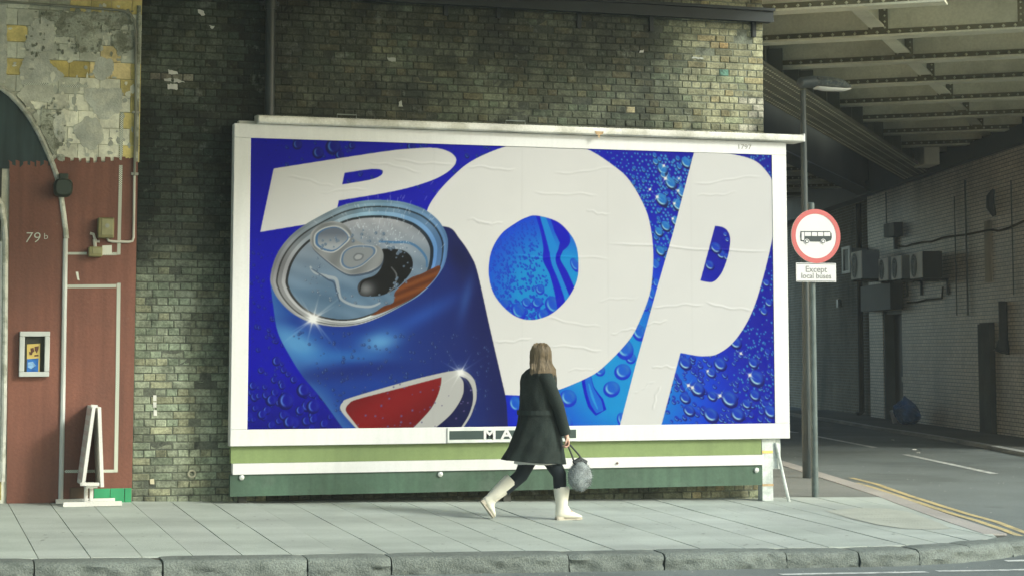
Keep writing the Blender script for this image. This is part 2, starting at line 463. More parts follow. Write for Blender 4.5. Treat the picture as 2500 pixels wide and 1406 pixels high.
stripe('yellow_line', [gpt(x, y, RD) for x, y in ((2090, 1178), (2200, 1212), (2350, 1262), (2500, 1312), (2600, 1345))], 0.085, M_LINEY, marks)
stripe('lane_dash', [gpt(x, y, RD) for x, y in ((2210, 1109), (2428, 1156))], 0.12, M_LINEW, marks)
stripe('lane_dash', [gpt(x, y, RD) for x, y in ((1990, 1064), (2136, 1092))], 0.12, M_LINEW, marks)
stripe('lane_dash', [gpt(x, y, RD) for x, y in ((1860, 1040), (1945, 1056))], 0.12, M_LINEW, marks)
stripe('stop_dash', [gpt(x, y, RD) for x, y in ((1905, 1402), (2262, 1396))], 0.10, M_LINEW, marks)
stripe('stop_dash', [gpt(x, y, RD) for x, y in ((2288, 1394), (2640, 1386))], 0.10, M_LINEW, marks)
stripe('stop_dash', [gpt(x, y, RD) for x, y in ((2455, 1369), (2640, 1364))], 0.10, M_LINEW, marks)
stripe('edge_line', [gpt(x, y, RD) for x, y in ((2160, 1047), (2330, 1078), (2500, 1110), (2640, 1136))], 0.09, M_LINEW, marks)

# gravel grit and litter that lies in the gutter and on the road
M_GRIT = mat('pale_grit', (0.5, 0.5, 0.46), rough=0.9)
mb = MB()
for _ in range(230):
    x = random.uniform(-2, 13); y = YK - abs(random.gauss(0, .18)) - .02 if random.random() < .5 else random.uniform(16, 30)
    if y > YK and x < bndX(clamp(y, BND[0][0], BND[-1][0])) + .15: x = bndX(clamp(y, BND[0][0], BND[-1][0])) + random.uniform(.2, 4)
    s = random.uniform(.003, .008); z = RD(x, y)
    mb.add([(x - s, y, z), (x + s * .6, y - s, z), (x + s * .5, y + s, z), (x, y, z + s)], [(0, 1, 3), (1, 2, 3), (2, 0, 3)])
tag(mb.build('grit', M_GRIT), 'pale grit and small stones scattered along the gutter and side road', kind='stuff')

# far pavement along the tunnel wall
FPK = [gpt(x, y, lambda X, Y: G(X, Y) + 0.02) for x, y in ((1890, 1001), (1928, 1007), (2040, 1023), (2149, 1042), (2240, 1055), (2340, 1071), (2420, 1085), (2500, 1100), (2640, 1126))]

# trodden gum, stains and leaf scraps on the slabs, dirt in the angle of the wall
M_GUM = mat('trodden_gum', (.20, .215, .20), rough=.85)
mb = MB()
for _ in range(260):
    x = random.uniform(-1, 9.8); y = random.uniform(15.9, 19.9); s_ = random.uniform(.008, .021); z = G(x, y) + .0035; k = random.uniform(.6, 1)
    if random.random() < .25: y = 19.98 - abs(random.gauss(0, .12)); s_ *= .7
    mb.add([(x + s_ * math.cos(a) * random.uniform(.8, 1.1), y + s_ * k * math.sin(a), z) for a in np.linspace(0, 2 * math.pi, 9)[:-1]] + [(x, y, z + .0015)], [(q, (q + 1) % 8, 8) for q in range(8)])
tag(mb.build('gum_spots', M_GUM, pave), kind='stuff')
M_LEAF = mat('pale_scraps', (.5, .5, .44), rough=.9)
mb = MB()
for _ in range(90):
    x = random.uniform(2.4, 9.2); y = 20.0 - abs(random.gauss(0, .22)); s_ = random.uniform(.004, .012); z = G(x, y) + .004; a = random.uniform(0, 6)
    mb.add([(x + s_ * math.cos(a + q), y + s_ * math.sin(a + q), z + random.uniform(0, s_)) for q in (0, 2.1, 4.2)], [(0, 1, 2)])
tag(mb.build('wind_blown_scraps', M_LEAF, pave), kind='stuff')
# ================================================================== side road under the railway bridge
WA = np.array([21.0, 35.3]); WAZ = R(14.3)
WD = np.array([math.sin(WAZ), math.cos(WAZ)]); WNRM = np.array([-math.cos(WAZ), math.sin(WAZ)])   # along the wall, out of the wall
def wl(s, o, z): p = WA + WD * s + WNRM * o; return (p[0], p[1], z)
def wpx(x, y, o=0.0):
    """pixel -> (s, z) on the tunnel wall"""
    q = WA + WNRM * o
    p = onplane(x, y, (WNRM[0], WNRM[1], 0), WNRM @ q); return float((p[:2] - WA) @ WD), float(p[2])
AX, AO, AZ = (WD[0], WD[1], 0), (WNRM[0], WNRM[1], 0), (0, 0, 1)
def wbox(mb, s0, s1, o0, o1, z0, z1): return mb.obox(wl((s0 + s1) / 2, (o0 + o1) / 2, (z0 + z1) / 2), AX, AO, AZ, abs(s1 - s0) / 2, abs(o1 - o0) / 2, abs(z1 - z0) / 2)

def brick_mat(name, c1, c2, mortar, dirt, rough=0.5, spec=0.4, dirt_amt=0.5):
    m = bpy.data.materials.new(name); m.use_nodes = True; nt = m.node_tree; N = nt.nodes; L = nt.links
    b = N['Principled BSDF']; b.inputs['Roughness'].default_value = rough; b.inputs['Specular IOR Level'].default_value = spec
    at = N.new('ShaderNodeAttribute'); at.attribute_name = 'wallco'
    br = N.new('ShaderNodeTexBrick'); br.inputs['Color1'].default_value = (*c1, 1); br.inputs['Color2'].default_value = (*c2, 1); br.inputs['Mortar'].default_value = (*mortar, 1)
    br.inputs['Scale'].default_value = 1.0; br.inputs['Brick Width'].default_value = 0.225; br.inputs['Row Height'].default_value = 0.0762; br.inputs['Mortar Size'].default_value = 0.008; br.inputs['Mortar Smooth'].default_value = 0.3; br.inputs['Bias'].default_value = -0.1
    L.new(at.outputs['Vector'], br.inputs['Vector'])
    n1 = N.new('ShaderNodeTexNoise'); n1.inputs['Scale'].default_value = 0.55; n1.inputs['Detail'].default_value = 7; n1.inputs['Roughness'].default_value = .65
    mp = N.new('ShaderNodeMapping'); mp.inputs['Scale'].default_value = (1, .45, 1)
    L.new(at.outputs['Vector'], mp.inputs['Vector']); L.new(mp.outputs[0], n1.inputs['Vector'])
    rp = N.new('ShaderNodeValToRGB'); rp.color_ramp.elements[0].position = .42; rp.color_ramp.elements[1].position = .66
    rp.color_ramp.elements[1].color = (dirt_amt,) * 3 + (1,)
    L.new(n1.outputs['Fac'], rp.inputs[0])
    mx = N.new('ShaderNodeMix'); mx.data_type = 'RGBA'; L.new(rp.outputs[0], mx.inputs['Factor']); L.new(br.outputs['Color'], mx.inputs['A']); mx.inputs['B'].default_value = (*dirt, 1)
    L.new(mx.outputs['Result'], b.inputs['Base Color'])
    bp = N.new('ShaderNodeBump'); bp.inputs['Strength'].default_value = .9; bp.inputs['Distance'].default_value = .008; bp.invert = True
    L.new(br.outputs['Fac'], bp.inputs['Height']); L.new(bp.outputs[0], b.inputs['Normal'])
    return m
def wallco(o, fn):
    me = o.data; at = me.attributes.new('wallco', 'FLOAT_VECTOR', 'POINT'); base = ROOT_AT.get(o, np.zeros(3))
    at.data.foreach_set('vector', np.array([fn(np.array(v.co) + base) for v in me.vertices], np.float32).ravel())
M_GLAZED = brick_mat('white_glazed_brick', (0.84, 0.73, 0.60), (0.70, 0.60, 0.48), (0.16, 0.145, 0.115), (0.12, 0.115, 0.09), rough=.42, dirt_amt=.45)
M_BROWN = brick_mat('brown_stock_brick', (0.30, 0.25, 0.17), (0.21, 0.18, 0.125), (0.44, 0.42, 0.34), (0.05, 0.055, 0.045), rough=.8, spec=.2, dirt_amt=.75)
def swall(p): q = np.array(p[:2]) - WA; return (float(q @ WD), float(p[2]), 0.0)

s_edge = wpx(2124, 900)[0]; s_door0 = wpx(2204, 900)[0]; s_door1 = wpx(2157, 900)[0]
ZT = 5.5
tw = empty('tunnel_wall', wl(0, 0, 0), 'long side wall under the bridge, white glazed brick with a brown brick end', 'wall')
zdt = wpx(2180, 757)[1]; zb0 = -.6
mb = MB()
wbox(mb, -7, s_door0, -.5, 0, zb0, ZT); wbox(mb, s_door1, s_edge, -.5, 0, zb0, ZT); wbox(mb, s_door0, s_door1, -.5, -.001, zdt, ZT)
o = mb.build('glazed_brick_face', M_GLAZED, tw); wallco(o, swall)
mb = MB(); wbox(mb, s_edge + .002, s_edge + 34, -.7, -.18, zb0, ZT); o = mb.build('brown_brick_face', M_BROWN, tw); wallco(o, swall)
M_DARKST = mat('dark_steel', (0.035, 0.042, 0.042), rough=0.6, var=0.25, scale=3, spec=0.4)
M_GIRDER = mat('olive_cream_girder_paint', (0.60, 0.60, 0.46), rough=0.55, var=0.16, scale=1.4, fine=0.08, bscale=30, col2=(0.50, 0.50, 0.37), spec=0.4)
M_GIRDARK = mat('shade_brown_girder_paint', (0.17, 0.16, 0.10), rough=0.7, var=0.25, scale=2, spec=0.3)  # dark brown; on the angles it also paints the shadow lines
mb = MB(); wbox(mb, -7, s_edge + 34, -.4, .16, ZT + .003, ZT + .34); mb.build('bearing_ledge', M_DARKST, tw)
mb = MB(); wbox(mb, -7, s_edge + 34, -.6, -.1, ZT + .343, 7.6); mb.build('abutment_top', M_DARKST, tw)
# dark wall niche built as raised strips with a gap between
s_n0, s_n1 = wpx(2432, 950)[0], wpx(2398, 950)[0]; z_n = wpx(2415, 790)[1]
M_NICHE = mat('dark_niche_tone', (0.06, 0.065, 0.055), rough=.8, var=.3)
mb = MB(); wbox(mb, s_n0, (s_n0 + s_n1) / 2 - .02, 0.002, .11, zb0, z_n); wbox(mb, (s_n0 + s_n1) / 2 + .02, s_n1, .002, .07, zb0, z_n); wbox(mb, s_n0, s_n1, .002, .03, zb0, z_n + .02)
mb.build('dark_niche_strips', M_NICHE, tw)
# door
door = empty('door', wl(s_door0, 0, 0)); door.parent = tw; door.location = (0, 0, 0); ROOT_AT[door] = ROOT_AT[tw]
bpy.data.objects.remove(door)
M_DOOR = mat('dark_blue_door_paint', (0.018, 0.022, 0.032), rough=.45, var=.2, spec=.5)
mb = MB(); wbox(mb, s_door0 + .03, s_door1 - .03, -.30, -.26, zb0, zdt - .03); dr = mb.build('door', M_DOOR, tw)
mb = MB(); wbox(mb, s_door1 - .09, s_door1 - .001, -.31, -.02, zb0, zdt); wbox(mb, s_door0 + .001, s_door0 + .08, -.31, -.10, zb0, zdt); wbox(mb, s_door0 + .08, s_door1 - .09, -.31, -.06, zdt - .09, zdt - .001)
mb.build('door_frame', mat('grey_green_frame_paint', (0.09, 0.12, 0.115), rough=.5), tw)
mb = MB(); sm = (s_door0 + s_door1) / 2
for k in range(6): wbox(mb, sm - .32 + k * .06, sm - .35 + k * .06, -.259, -.256, 1.63 + .03 * math.sin(k * 1.1), 1.80 + .03 * math.sin(k * 1.1))
wbox(mb, sm - .36, sm - .12, -.259, -.256, 1.52, 1.57)
mb.build('door_sign_lettering', mat('faded_gilt_lettering', (.35, .30, .19), rough=.6), dr)
mb = MB(); wbox(mb, sm + .1, sm + .17, -.259, -.25, .92, 1.05); mb.build('door_plate', mat('pale_plate', (.6, .56, .46), rough=.5), dr)
# dark hood box over the door
s0, z0 = wpx(2200, 755); s1, z1 = wpx(2130, 700)
mb = MB(); wbox(mb, s0 - .2, s1, .003, .30, z0, z1); tag(mb.build('door_hood', M_DARKST, at=wl(s0, 0, z0)), 'black box hood fixed above the dark door in the tunnel wall', 'hood')

def wpipe(name, label, pts, r, m, cat='pipe', group=None):
    mb = MB(); mb.tube([wl(*p) for p in pts], r, 8)
    o = mb.build(name, m, at=wl(*pts[0])); autosmooth(o); return tag(o, label, cat, group)
M_COND2 = mat('grimy_conduit', (.12, .125, .105), rough=.7, var=.3)
M_PIPE = mat('black_pipe_paint', (0.022, 0.026, 0.026), rough=.55, var=.3, spec=.4)
sp = wpx(2096, 800)[0]
wpipe('drainpipe', 'black cast drainpipe where the brown brick meets the white tunnel wall', [(sp, -.05, 5.4), (sp, -.05, .12), (sp, .08, .05)], .075, M_PIPE, 'drainpipe')
for px, y0, y1, r, lb in ((2163, 470, 560, .018, 'thin dark conduit dropping to the black wall box under the ledge'), (2330, 480, 770, .014, 'long thin dark conduit on the glazed wall beside the air conditioners'), (2356, 440, 770, .02, 'second thin dark conduit on the glazed wall, running up to the ledge'), (2468, 440, 720, .014, 'thin dark conduit on the glazed wall above the hopper downpipe')):
    sa, za = wpx(px, y0, .04); sb, zb = wpx(px, y1, .04)
    wpipe('conduit', lb, [(sa, .04, za), (sa, .04, zb)], r, M_COND2, 'conduit', 'conduits on the tunnel wall')
sa, za = wpx(2448, 735, .08); sb, zb = wpx(2448, 845, .08)
hp = empty('downpipe', wl(sa, .08, zb), 'dark downpipe stub with a flared shoe on the glazed tunnel wall', 'downpipe')
mb = MB(); mb.tube([wl(sa, .08, za), wl(sa, .08, zb)], .085, 10); autosmooth(mb.build('pipe', M_PIPE, hp))
mb = MB(); mb.tube([wl(sa, .08, zb + .12), wl(sa, .09, zb - .02), wl(sa, .12, zb - .12)], [.10, .13, .17], 10); autosmooth(mb.build('shoe', M_PIPE, hp))
# pale render strip and grey ventilation shaft
sa, za = wpx(2412, 540, .01); sb, zb = wpx(2412, 690, .01)
mb = MB(); wbox(mb, sa - .22, sa + .22, .002, .03, zb, za); mb.build('render_strip', mat('pale_render', (.50, .46, .38), rough=.85, var=.3, scale=4), tw)
sa, za = wpx(2418, 500, .1)
hood = empty('wall_vent', wl(sa, .05, za), 'small dark vent cowl above the pale render strip', 'vent')
mb = MB(); mb.tube([wl(sa, .02, za - .22), wl(sa, .1, za - .05), wl(sa, .1, za + .16), wl(sa, .03, za + .3)], [.05, .09, .08, .03], 8); autosmooth(mb.build('cowl', M_DARKST, hood))
# crooked cable
cable = [(2190, 601), (2200, 602), (2212, 602), (2225, 597), (2250, 592), (2275, 590), (2300, 581), (2315, 578), (2360, 573), (2405, 564), (2420, 562), (2440, 564), (2465, 556), (2500, 540), (2540, 528)]
mb = MB(); mb.tube([wl(*(lambda q: (q[0], .03, q[1]))(wpx(x, y, .03))) for x, y in cable], .022, 6)
tag(autosmooth(mb.build('cable', mat('rusty_cable', (.06, .042, .012), rough=.8), at=wl(0, 0, 4))), 'loose brown cable strung along the glazed tunnel wall', 'cable')
mb = MB(); mb.tube([wl(*(lambda q: (q[0], .03, q[1]))(wpx(x, y, .03))) for x, y in ((2215, 739), (2240, 737), (2262, 731), (2290, 729), (2300, 728), (2302, 700))], .022, 6)
tag(autosmooth(mb.build('cable', mat('rusty_cable', None), at=wl(0, 0, 4))), 'brown cable looped on the wall below the air conditioners', 'cable')
# black wall box with two lamps (floodlight pair)
sa, za = wpx(2178, 562, .12)
fl = empty('wall_box', wl(sa, .0, za), 'black twin box fitting fixed high on the white tunnel wall', 'wall box')
mb = MB(); wbox(mb, sa - .55, sa - .05, .003, .22, za - .17, za + .15); mb.build('housing', M_DARKST, fl)
mb = MB(); wbox(mb, sa + .05, sa + .5, .003, .2, za - .15, za + .17); mb.build('housing', M_DARKST, fl)
mb = MB(); wbox(mb, sa - .06, sa + .06, .003, .08, za - .45, za + .1); mb.build('bracket', M_DARKST, fl)

# air conditioners
M_AC = mat('cream_cabinet_paint', (0.72, 0.65, 0.54), rough=.45, var=.1, spec=.4)
M_ACD = mat('shaded_cabinet_grey', (0.26, 0.28, 0.26), rough=.5, var=.15)  # grey puts the shade of the cabinet sides into the colour
M_FAN = mat('black_fan', (0.012, 0.014, 0.016), rough=.5)
def ac_unit(px, yc, hz, label, ln=.78, dp=.32, out=.16, side=M_ACD):
    s, z = wpx(px, yc, out + dp)
    e = empty('air_conditioner', wl(s, 0, z - hz), label, 'air conditioner', 'air conditioners on the tunnel wall')
    mb = MB(); wbox(mb, s - ln / 2, s + ln / 2, out, out + dp, z - hz, z + hz); mb.build('cabinet', side, e)
    mb = MB(); wbox(mb, s - ln / 2 + .004, s + ln / 2 - .004, out + dp + .001, out + dp + .02, z - hz + .006, z + hz - .006); mb.build('front_panel', M_AC, e)
    fr = hz * .90; fc = s + ln * .14
    mb = MB(); mb.add([wl(fc + fr * math.cos(a), out + dp + .024, z + fr * math.sin(a)) for a in np.linspace(0, 2 * math.pi, 25)[:-1]], [tuple(range(24))])
    f = mb.build('fan', M_FAN, e)
    mb = MB(); mb.add([wl(fc + .055 * math.cos(a), out + dp + .03, z + .055 * math.sin(a)) for a in np.linspace(0, 2 * math.pi, 13)[:-1]], [tuple(range(12))])
    for k in range(3):
        a = k * 2.1 + .5
        mb.obox(wl(fc + math.cos(a) * fr * .5, out + dp + .027, z + math.sin(a) * fr * .5), tuple(np.array(AX) * math.cos(a) + np.array(AZ) * math.sin(a)), tuple(-np.array(AX) * math.sin(a) + np.array(AZ) * math.cos(a)), AO, fr * .45, .05, .002)
    mb.build('fan_hub', mat('grey_fan_blade', (.13, .14, .14), rough=.5), f)
    mb = MB()
    for rr in (.45, .72, .98): mb.tube([wl(fc + fr * rr * math.cos(a), out + dp + .036, z + fr * rr * math.sin(a)) for a in np.linspace(0, 2 * math.pi, 25)], .004, 5, cap=False)
    mb.build('fan_guard', M_ACD, e)
    mb = MB(); wbox(mb, s - ln / 2 + .08, s - ln / 2 + .13, .004, out + dp, z - hz - .05, z - hz - .004); wbox(mb, s - ln / 2 + .08, s - ln / 2 + .13, .004, .05, z - hz - .36, z - hz - .05); mb.build('bracket', M_DARKST, e)
    mb = MB(); wbox(mb, s + ln / 2 - .13, s + ln / 2 - .08, .004, out + dp, z - hz - .05, z - hz - .004); mb.build('bracket', M_DARKST, e)
    return e
ac_unit(2092, 648, .33, 'largest air conditioner, grey sided, beside the white frame at the brown brick', ln=1.1, dp=.42, out=.3)
ac_unit(2158, 658, .26, 'air conditioner right beside the big grey one, directly over the door hood', ln=.85)
ac_unit(2190, 654, .26, 'air conditioner in the middle of the row of three over the door', ln=.9)
ac_unit(2238, 648, .28, 'air conditioner at the end of the row of three, dark sided', ln=1.0, dp=.42, side=M_DARKST)  # darkest side, its shade put into the colour
# white frame
sa, za = wpx(2057, 605, .4); sb, zb = wpx(2078, 666, .4)
fr = empty('wall_frame', wl(sa, .0, zb), 'narrow white frame with a dark panel beside the grey air conditioner', 'frame')
mb = MB(); M_WFR = mat('white_frame_paint', (.75, .77, .76), rough=.4)
z0, z1 = min(za, zb), max(za, zb); s0, s1 = min(sa, sb), max(sa, sb)
wbox(mb, s0, s1, .38, .43, z1 - .07, z1); wbox(mb, s0, s1, .38, .43, z0, z0 + .07); wbox(mb, s0, s0 + .16, .38, .429, z0 + .07, z1 - .07); wbox(mb, s1 - .16, s1, .38, .429, z0 + .07, z1 - .07)
mb.build('frame', M_WFR, fr)
mb = MB(); wbox(mb, s0 + .1, s1 - .1, -.17, .40, z0 + .05, z1 - .05); mb.build('panel', M_ACD, fr)
# small white fitting on the brown wall
sa, za = wpx(2050, 740, -.17)
mb = MB(); wbox(mb, sa - .12, sa + .12, -.178, -.10, za - .11, za + .11); tag(mb.build('wall_light', M_WFR, at=wl(sa, -.17, za)), 'tiny white fitting on the brown brick end of the tunnel wall', 'fitting')

# rubbish bag
bs, bz = wpx(2214, 1015, .55); bpos = np.array(wl(bs, .75, 0)); bs = wpx(2214, 985, .42)[0]; bpos = np.array(wl(bs, .42, 0)); bpos[2] = bz = G(bpos[0], bpos[1]) + .02
bm = bmesh.new(); bmesh.ops.create_icosphere(bm, subdivisions=5, radius=1)
for v in bm.verts:
    c = v.co.copy(); n = mnoise.fractal(c * 1.6 + Vector((3, 1, 0)), 1, 2, 3) * .18 - abs(mnoise.noise(c * 3.2)) * .12 - abs(mnoise.noise(c * 7)) * .02
    rr = 1 + n; neck = max(0, c.z - .82)
    v.co = Vector((c.x * rr * .29 * (1 - neck * 3.2) - .05 * c.z, c.y * rr * .31 * (1 - neck * 3.2), max(c.z * rr * (.27 if c.z < .82 else .27 + neck * .55) + .24, 0.0)))
me = bpy.data.meshes.new('rubbish_bag'); bm.to_mesh(me); bm.free(); me.materials.append(mat('blue_plastic_film', (.04, .13, .32), rough=.32, var=.5, scale=12, spec=.6, bump=.3, bscale=25))
me.polygons.foreach_set('use_smooth', [True] * len(me.polygons))
bag = bpy.data.objects.new('rubbish_bag', me); COL.objects.link(bag); bag.location = (bpos[0], bpos[1], bz); tag(bag, 'blue plastic rubbish sack dumped beside the dark door', 'rubbish bag')
ps = wpx(2181, 1000, .6)[0]; pb = np.array(wl(ps, .6, 0)); pb[2] = G(pb[0], pb[1]) + .02; mb = MB()
mb.obox((pb[0], pb[1], pb[2] + .14), (.95, .2, .25), (-.2, 1, 0), (-.3, -.05, .95), .045, .03, .16)
tag(mb.build('carton', M_WFR, at=pb), 'crumpled white carton leaning on the blue rubbish sack', 'carton')

# far pavement and its kerb
fp = empty('far_pavement', (FPK[4][0], FPK[4][1], 0), 'narrow dark pavement along the tunnel wall', None, None, 'structure')
V = []; F = []
for i, p in enumerate(FPK):
    s = float((p[:2] - WA) @ WD); q = wl(s + .3, -.05 if s < s_edge else -.2, 0)
    for u in (0, .35, 1.0):
        x, y = p[0] + (q[0] - p[0]) * u, p[1] + (q[1] - p[1]) * u; V.append((x, y, G(x, y) + .02))
for i in range(len(FPK) - 1):
    for k in range(2): F.append((3 * i + k, 3 * i + k + 3, 3 * i + k + 4, 3 * i + k + 1))
F = [f[::-1] for f in F]
build('footway', V, F, mat('dark_footway', (.10, .105, .095), rough=.85, var=.25, scale=1.5, fine=.25, bscale=90), fp)
P = [np.array(p) for p in FPK]; d = np.cumsum([0] + [np.linalg.norm(P[i + 1] - P[i]) for i in range(len(P) - 1)])
t = 0.0
while t < d[-1] - .2:
    t2 = min(t + random.uniform(.85, 1.1), d[-1]); mb = MB()
    A = np.array([np.interp(t + .01, d, [p[k] for p in P]) for k in range(2)]); B = np.array([np.interp(t2 - .01, d, [p[k] for p in P]) for k in range(2)])
    a = B - A; L_ = np.linalg.norm(a); a /= L_; nn = np.array([-a[1], a[0]]); nn = nn if nn @ WNRM > 0 else -nn
    c = (A + B) / 2 + nn * .07; z = G(*c) + .026
    mb.obox((c[0], c[1], z - .1), (a[0], a[1], 0), (nn[0], nn[1], 0), AZ, L_ / 2, .08, .1)
    mb.build('kerb_stone', mat('pale_far_kerb', (.34, .35, .33), rough=.75, var=.3, scale=2.5, fine=.2, bscale=60), fp)
    t = t2

# ------------------------------------------------------------------ the bridge
ZC, ZM = 5.82, 5.58                                # undersides of cross girders and main girder
BL = np.array([math.sin(R(36.9)), math.cos(R(36.9))]); BC = np.array([BL[1], -BL[0]])
BO = onplane(1872, 205, (0, 0, 1), ZM)[:2]
def bp_(v, u): return BO + BL * v + BC * u
bridge = empty('railway_bridge', (BO[0], BO[1], 5.6), 'cream painted riveted steel railway bridge over the side road', 'bridge')
def inside(p):
    s = (p - WA) @ WD; o = (p - WA) @ WNRM
    return (o > -.3 or s < -7) and p[1] > 20.75 and p[0] > 9.0 and p[1] < 56 and p[0] < 23.5
def urange(v):
    us = [u for u in np.arange(-30, 30, .1) if inside(bp_(v, u))]
    return (us[0], us[-1]) if us else None
# cross girder rows: read the spacing from the photograph at x = 2250
vlist = []
for y in (86, 148, 200, 246, 290, 326):
    p = onplane(2250, y, (0, 0, 1), ZC)[:2]; vlist.append(float((p - BO) @ BL))
sp_ = (vlist[-1] - vlist[0]) / 5
v0 = vlist[0]; rows = [v0 + k * sp_ for k in range(-5, 16)]
AL, AC_ = (BL[0], BL[1], 0), (BC[0], BC[1], 0)
rv = MB()
SP_U = 1.95; up0 = float((onplane(2135, 82, (0, 0, 1), ZC)[:2] - BO) @ BC)
sy_mesh = None
segs = []
for v in rows:
    ur = urange(v)
    if not ur: continue
    if ur[1] > .1: segs.append((v, (max(ur[0], -.3), ur[1])))
    if ur[0] < -2.0: segs.append((v, (ur[0], min(ur[1], -1.94))))
for ri, (v, ur) in enumerate(segs):
    if ur[1] - ur[0] < .6: continue
    uc, hu = (ur[0] + ur[1]) / 2, (ur[1] - ur[0]) / 2
    def P3(v_, u_, z): q = bp_(v_, u_); return (q[0], q[1], z)
    g = MB(); g.obox(P3(v, uc, ZC + .26), AC_, AL, AZ, hu, .012, .25); go = g.build('cross_girder', M_GIRDER, bridge)
    g = MB(); g.obox(P3(v, uc, ZC), AC_, AL, AZ, hu - .002, .15, .014); g.build('bottom_flange', M_GIRDER, go)
    g = MB(); g.obox(P3(v, uc, ZC + .06), AC_, AL, AZ, hu - .004, .03, .042); g.build('flange_angle', M_GIRDARK, go)  # dark line along the flange, gap shadow put into the colour
    g = MB(); g.obox(P3(v, uc, ZC + .485), AC_, AL, AZ, hu - .006, .05, .04); g.build('top_angle', M_GIRDARK, go)  # dark band painting the shadow line below the deck
    if -6 < v < 22:
        for u in np.arange(ur[0] + .05, ur[1], .15):
            for zz, rr in ((ZC + .06, .026),):
                c = np.array(P3(v - .029, u, zz)); d3 = np.array([-BL[0], -BL[1], 0]) * .016; a3 = np.array(AC_) * rr; b3 = np.array([0, 0, rr])
                rv.add([c + a3, c + b3, c - a3, c - b3, c + d3], [(0, 1, 4), (1, 2, 4), (2, 3, 4), (3, 0, 4)])
    # gussets and stringers towards the next girder
    k0 = int(math.ceil((ur[0] - up0) / SP_U)); k1 = int(math.floor((ur[1] - up0) / SP_U))
    for k in range(k0, k1 + 1):
        u = up0 + k * SP_U
        if abs(u) < .45: continue
        if not inside(bp_(v + sp_, u)) or v + sp_ > rows[-1] + .1: continue
        g = MB(); g.obox(P3(v + sp_ / 2, u, ZC + .30), AL, AC_, AZ, sp_ / 2 - .014, .012, .17); g.obox(P3(v + sp_ / 2, u, ZC + .12), AL, AC_, AZ, sp_ / 2 - .16, .10, .012); so = g.build('stringer', M_GIRDER, bridge)
        g = MB()
        q0, q1, q2, q3 = P3(v - .013, u - .13, ZC + .08), P3(v - .013, u + .13, ZC + .08), P3(v - .013, u + .13, ZC + .45), P3(v - .013, u - .13, ZC + .45)
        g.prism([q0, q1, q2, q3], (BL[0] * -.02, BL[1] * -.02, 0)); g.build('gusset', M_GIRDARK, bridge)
        for zz in np.arange(ZC + .12, ZC + .44, .08):
            for uu in (-.09, .09):
                c = np.array(P3(v - .034, u + uu, zz)); d3 = np.array([-BL[0], -BL[1], 0]) * .016; a3 = np.array(AC_) * .018; b3 = np.array([0, 0, .018])
                rv.add([c + a3, c + b3, c - a3, c - b3, c + d3], [(0, 1, 4), (1, 2, 4), (2, 3, 4), (3, 0, 4)])
tag(rv.build('rivets', M_GIRDER, bridge), kind='stuff')
# main girder
vs_ = [v for v in np.arange(-15, 45, .1) if inside(bp_(v, 0))]
va, vb = vs_[0], vs_[-1]
M_MAIN = mat('grimy_main_girder', (.16, .165, .125), rough=.65, var=.2, scale=2, spec=.3)
g = MB(); c = bp_((va + vb) / 2, 0)
g.obox((c[0], c[1], ZM), AL, AC_, AZ, (vb - va) / 2, .42, .02); g.obox((c[0], c[1], ZM + .04), AL, AC_, AZ, (vb - va) / 2 - .01, .36, .018); g.obox((c[0], c[1], ZM + .075), AL, AC_, AZ, (vb - va) / 2 - .02, .30, .016)
g.build('main_girder_flange', M_MAIN, bridge)
rm = MB()
for v in np.arange(va + .1, vb - .1, .16):
    for uu in (-.36, -.26, -.1, .1, .26, .36):
        q = bp_(v, uu); c3 = np.array((q[0], q[1], ZM - .0205)); a3 = np.array(AC_) * .022; b3 = np.array(AL) * .022
        rm.add([c3 + a3, c3 + b3, c3 - a3, c3 - b3, c3 + np.array((0, 0, -.016))], [(1, 0, 4), (2, 1, 4), (3, 2, 4), (0, 3, 4)])
tag(rm.build('flange_rivets', M_GIRDER, bridge), kind='stuff')
for uu in (-.18, .18):
    g = MB(); q = bp_((va + vb) / 2, uu); g.obox((q[0], q[1], ZM - .026), AL, AC_, AZ, (vb - va) / 2 - .04, .045, .005); g.build('cover_strip', M_MAIN, bridge)
g = MB(); c = bp_((va + vb) / 2, 0)
g = MB(); g.obox((c[0], c[1], ZM + .55), AL, AC_, AZ, (vb - va) / 2 - .03, .03, .46); g.build('main_girder_web', M_MAIN, bridge)
for v in np.arange(va + .5, vb, 1.2):
    g = MB(); q = bp_(v, .15); g.obox((q[0], q[1], ZM + .3), AL, AC_, AZ, .02, .11, .2); g.build('web_stiffener', M_MAIN, bridge)
# deck plates: this span ends at the main girder; beyond an open slot the next span begins behind a deep girder added to hide the slot
U_GAP = 1.9
def clip(poly, f):
    out = []
    for a, b in zip(poly, poly[1:] + poly[:1]):
        fa, fb = f(a), f(b)
        if fa >= 0: out.append(a)
        if (fa >= 0) != (fb >= 0): t_ = fa / (fa - fb); out.append(tuple(np.array(a) + (np.array(b) - np.array(a)) * t_))
    return out
uof = lambda p: float((np.array(p) - BO) @ BC)
dk = [(9.0, 20.7), (24, 20.7), (31, 45), (31, 56.0), (9.0, 56.0)]
M_DECK = mat('deck_plate_paint', (.58, .58, .45), rough=.7, var=.25, scale=1.2, col2=(.46, .46, .35))
for poly in (clip(dk, lambda p: uof(p) + .02), clip(dk, lambda p: -U_GAP - uof(p))):
    mb = MB(); mb.prism([(x, y, ZC + .53) for x, y in poly], (0, 0, .9)); o = mb.build('deck_plate', M_DECK, bridge)
    bm = bmesh.new(); bm.from_mesh(o.data); bmesh.ops.recalc_face_normals(bm, faces=bm.faces[:]); bm.to_mesh(o.data); bm.free()
vs2 = [v for v in np.arange(-15, 60, .1) if 20.75 < bp_(v, -U_GAP)[1] < 56 and bp_(v, -U_GAP)[0] > 9]
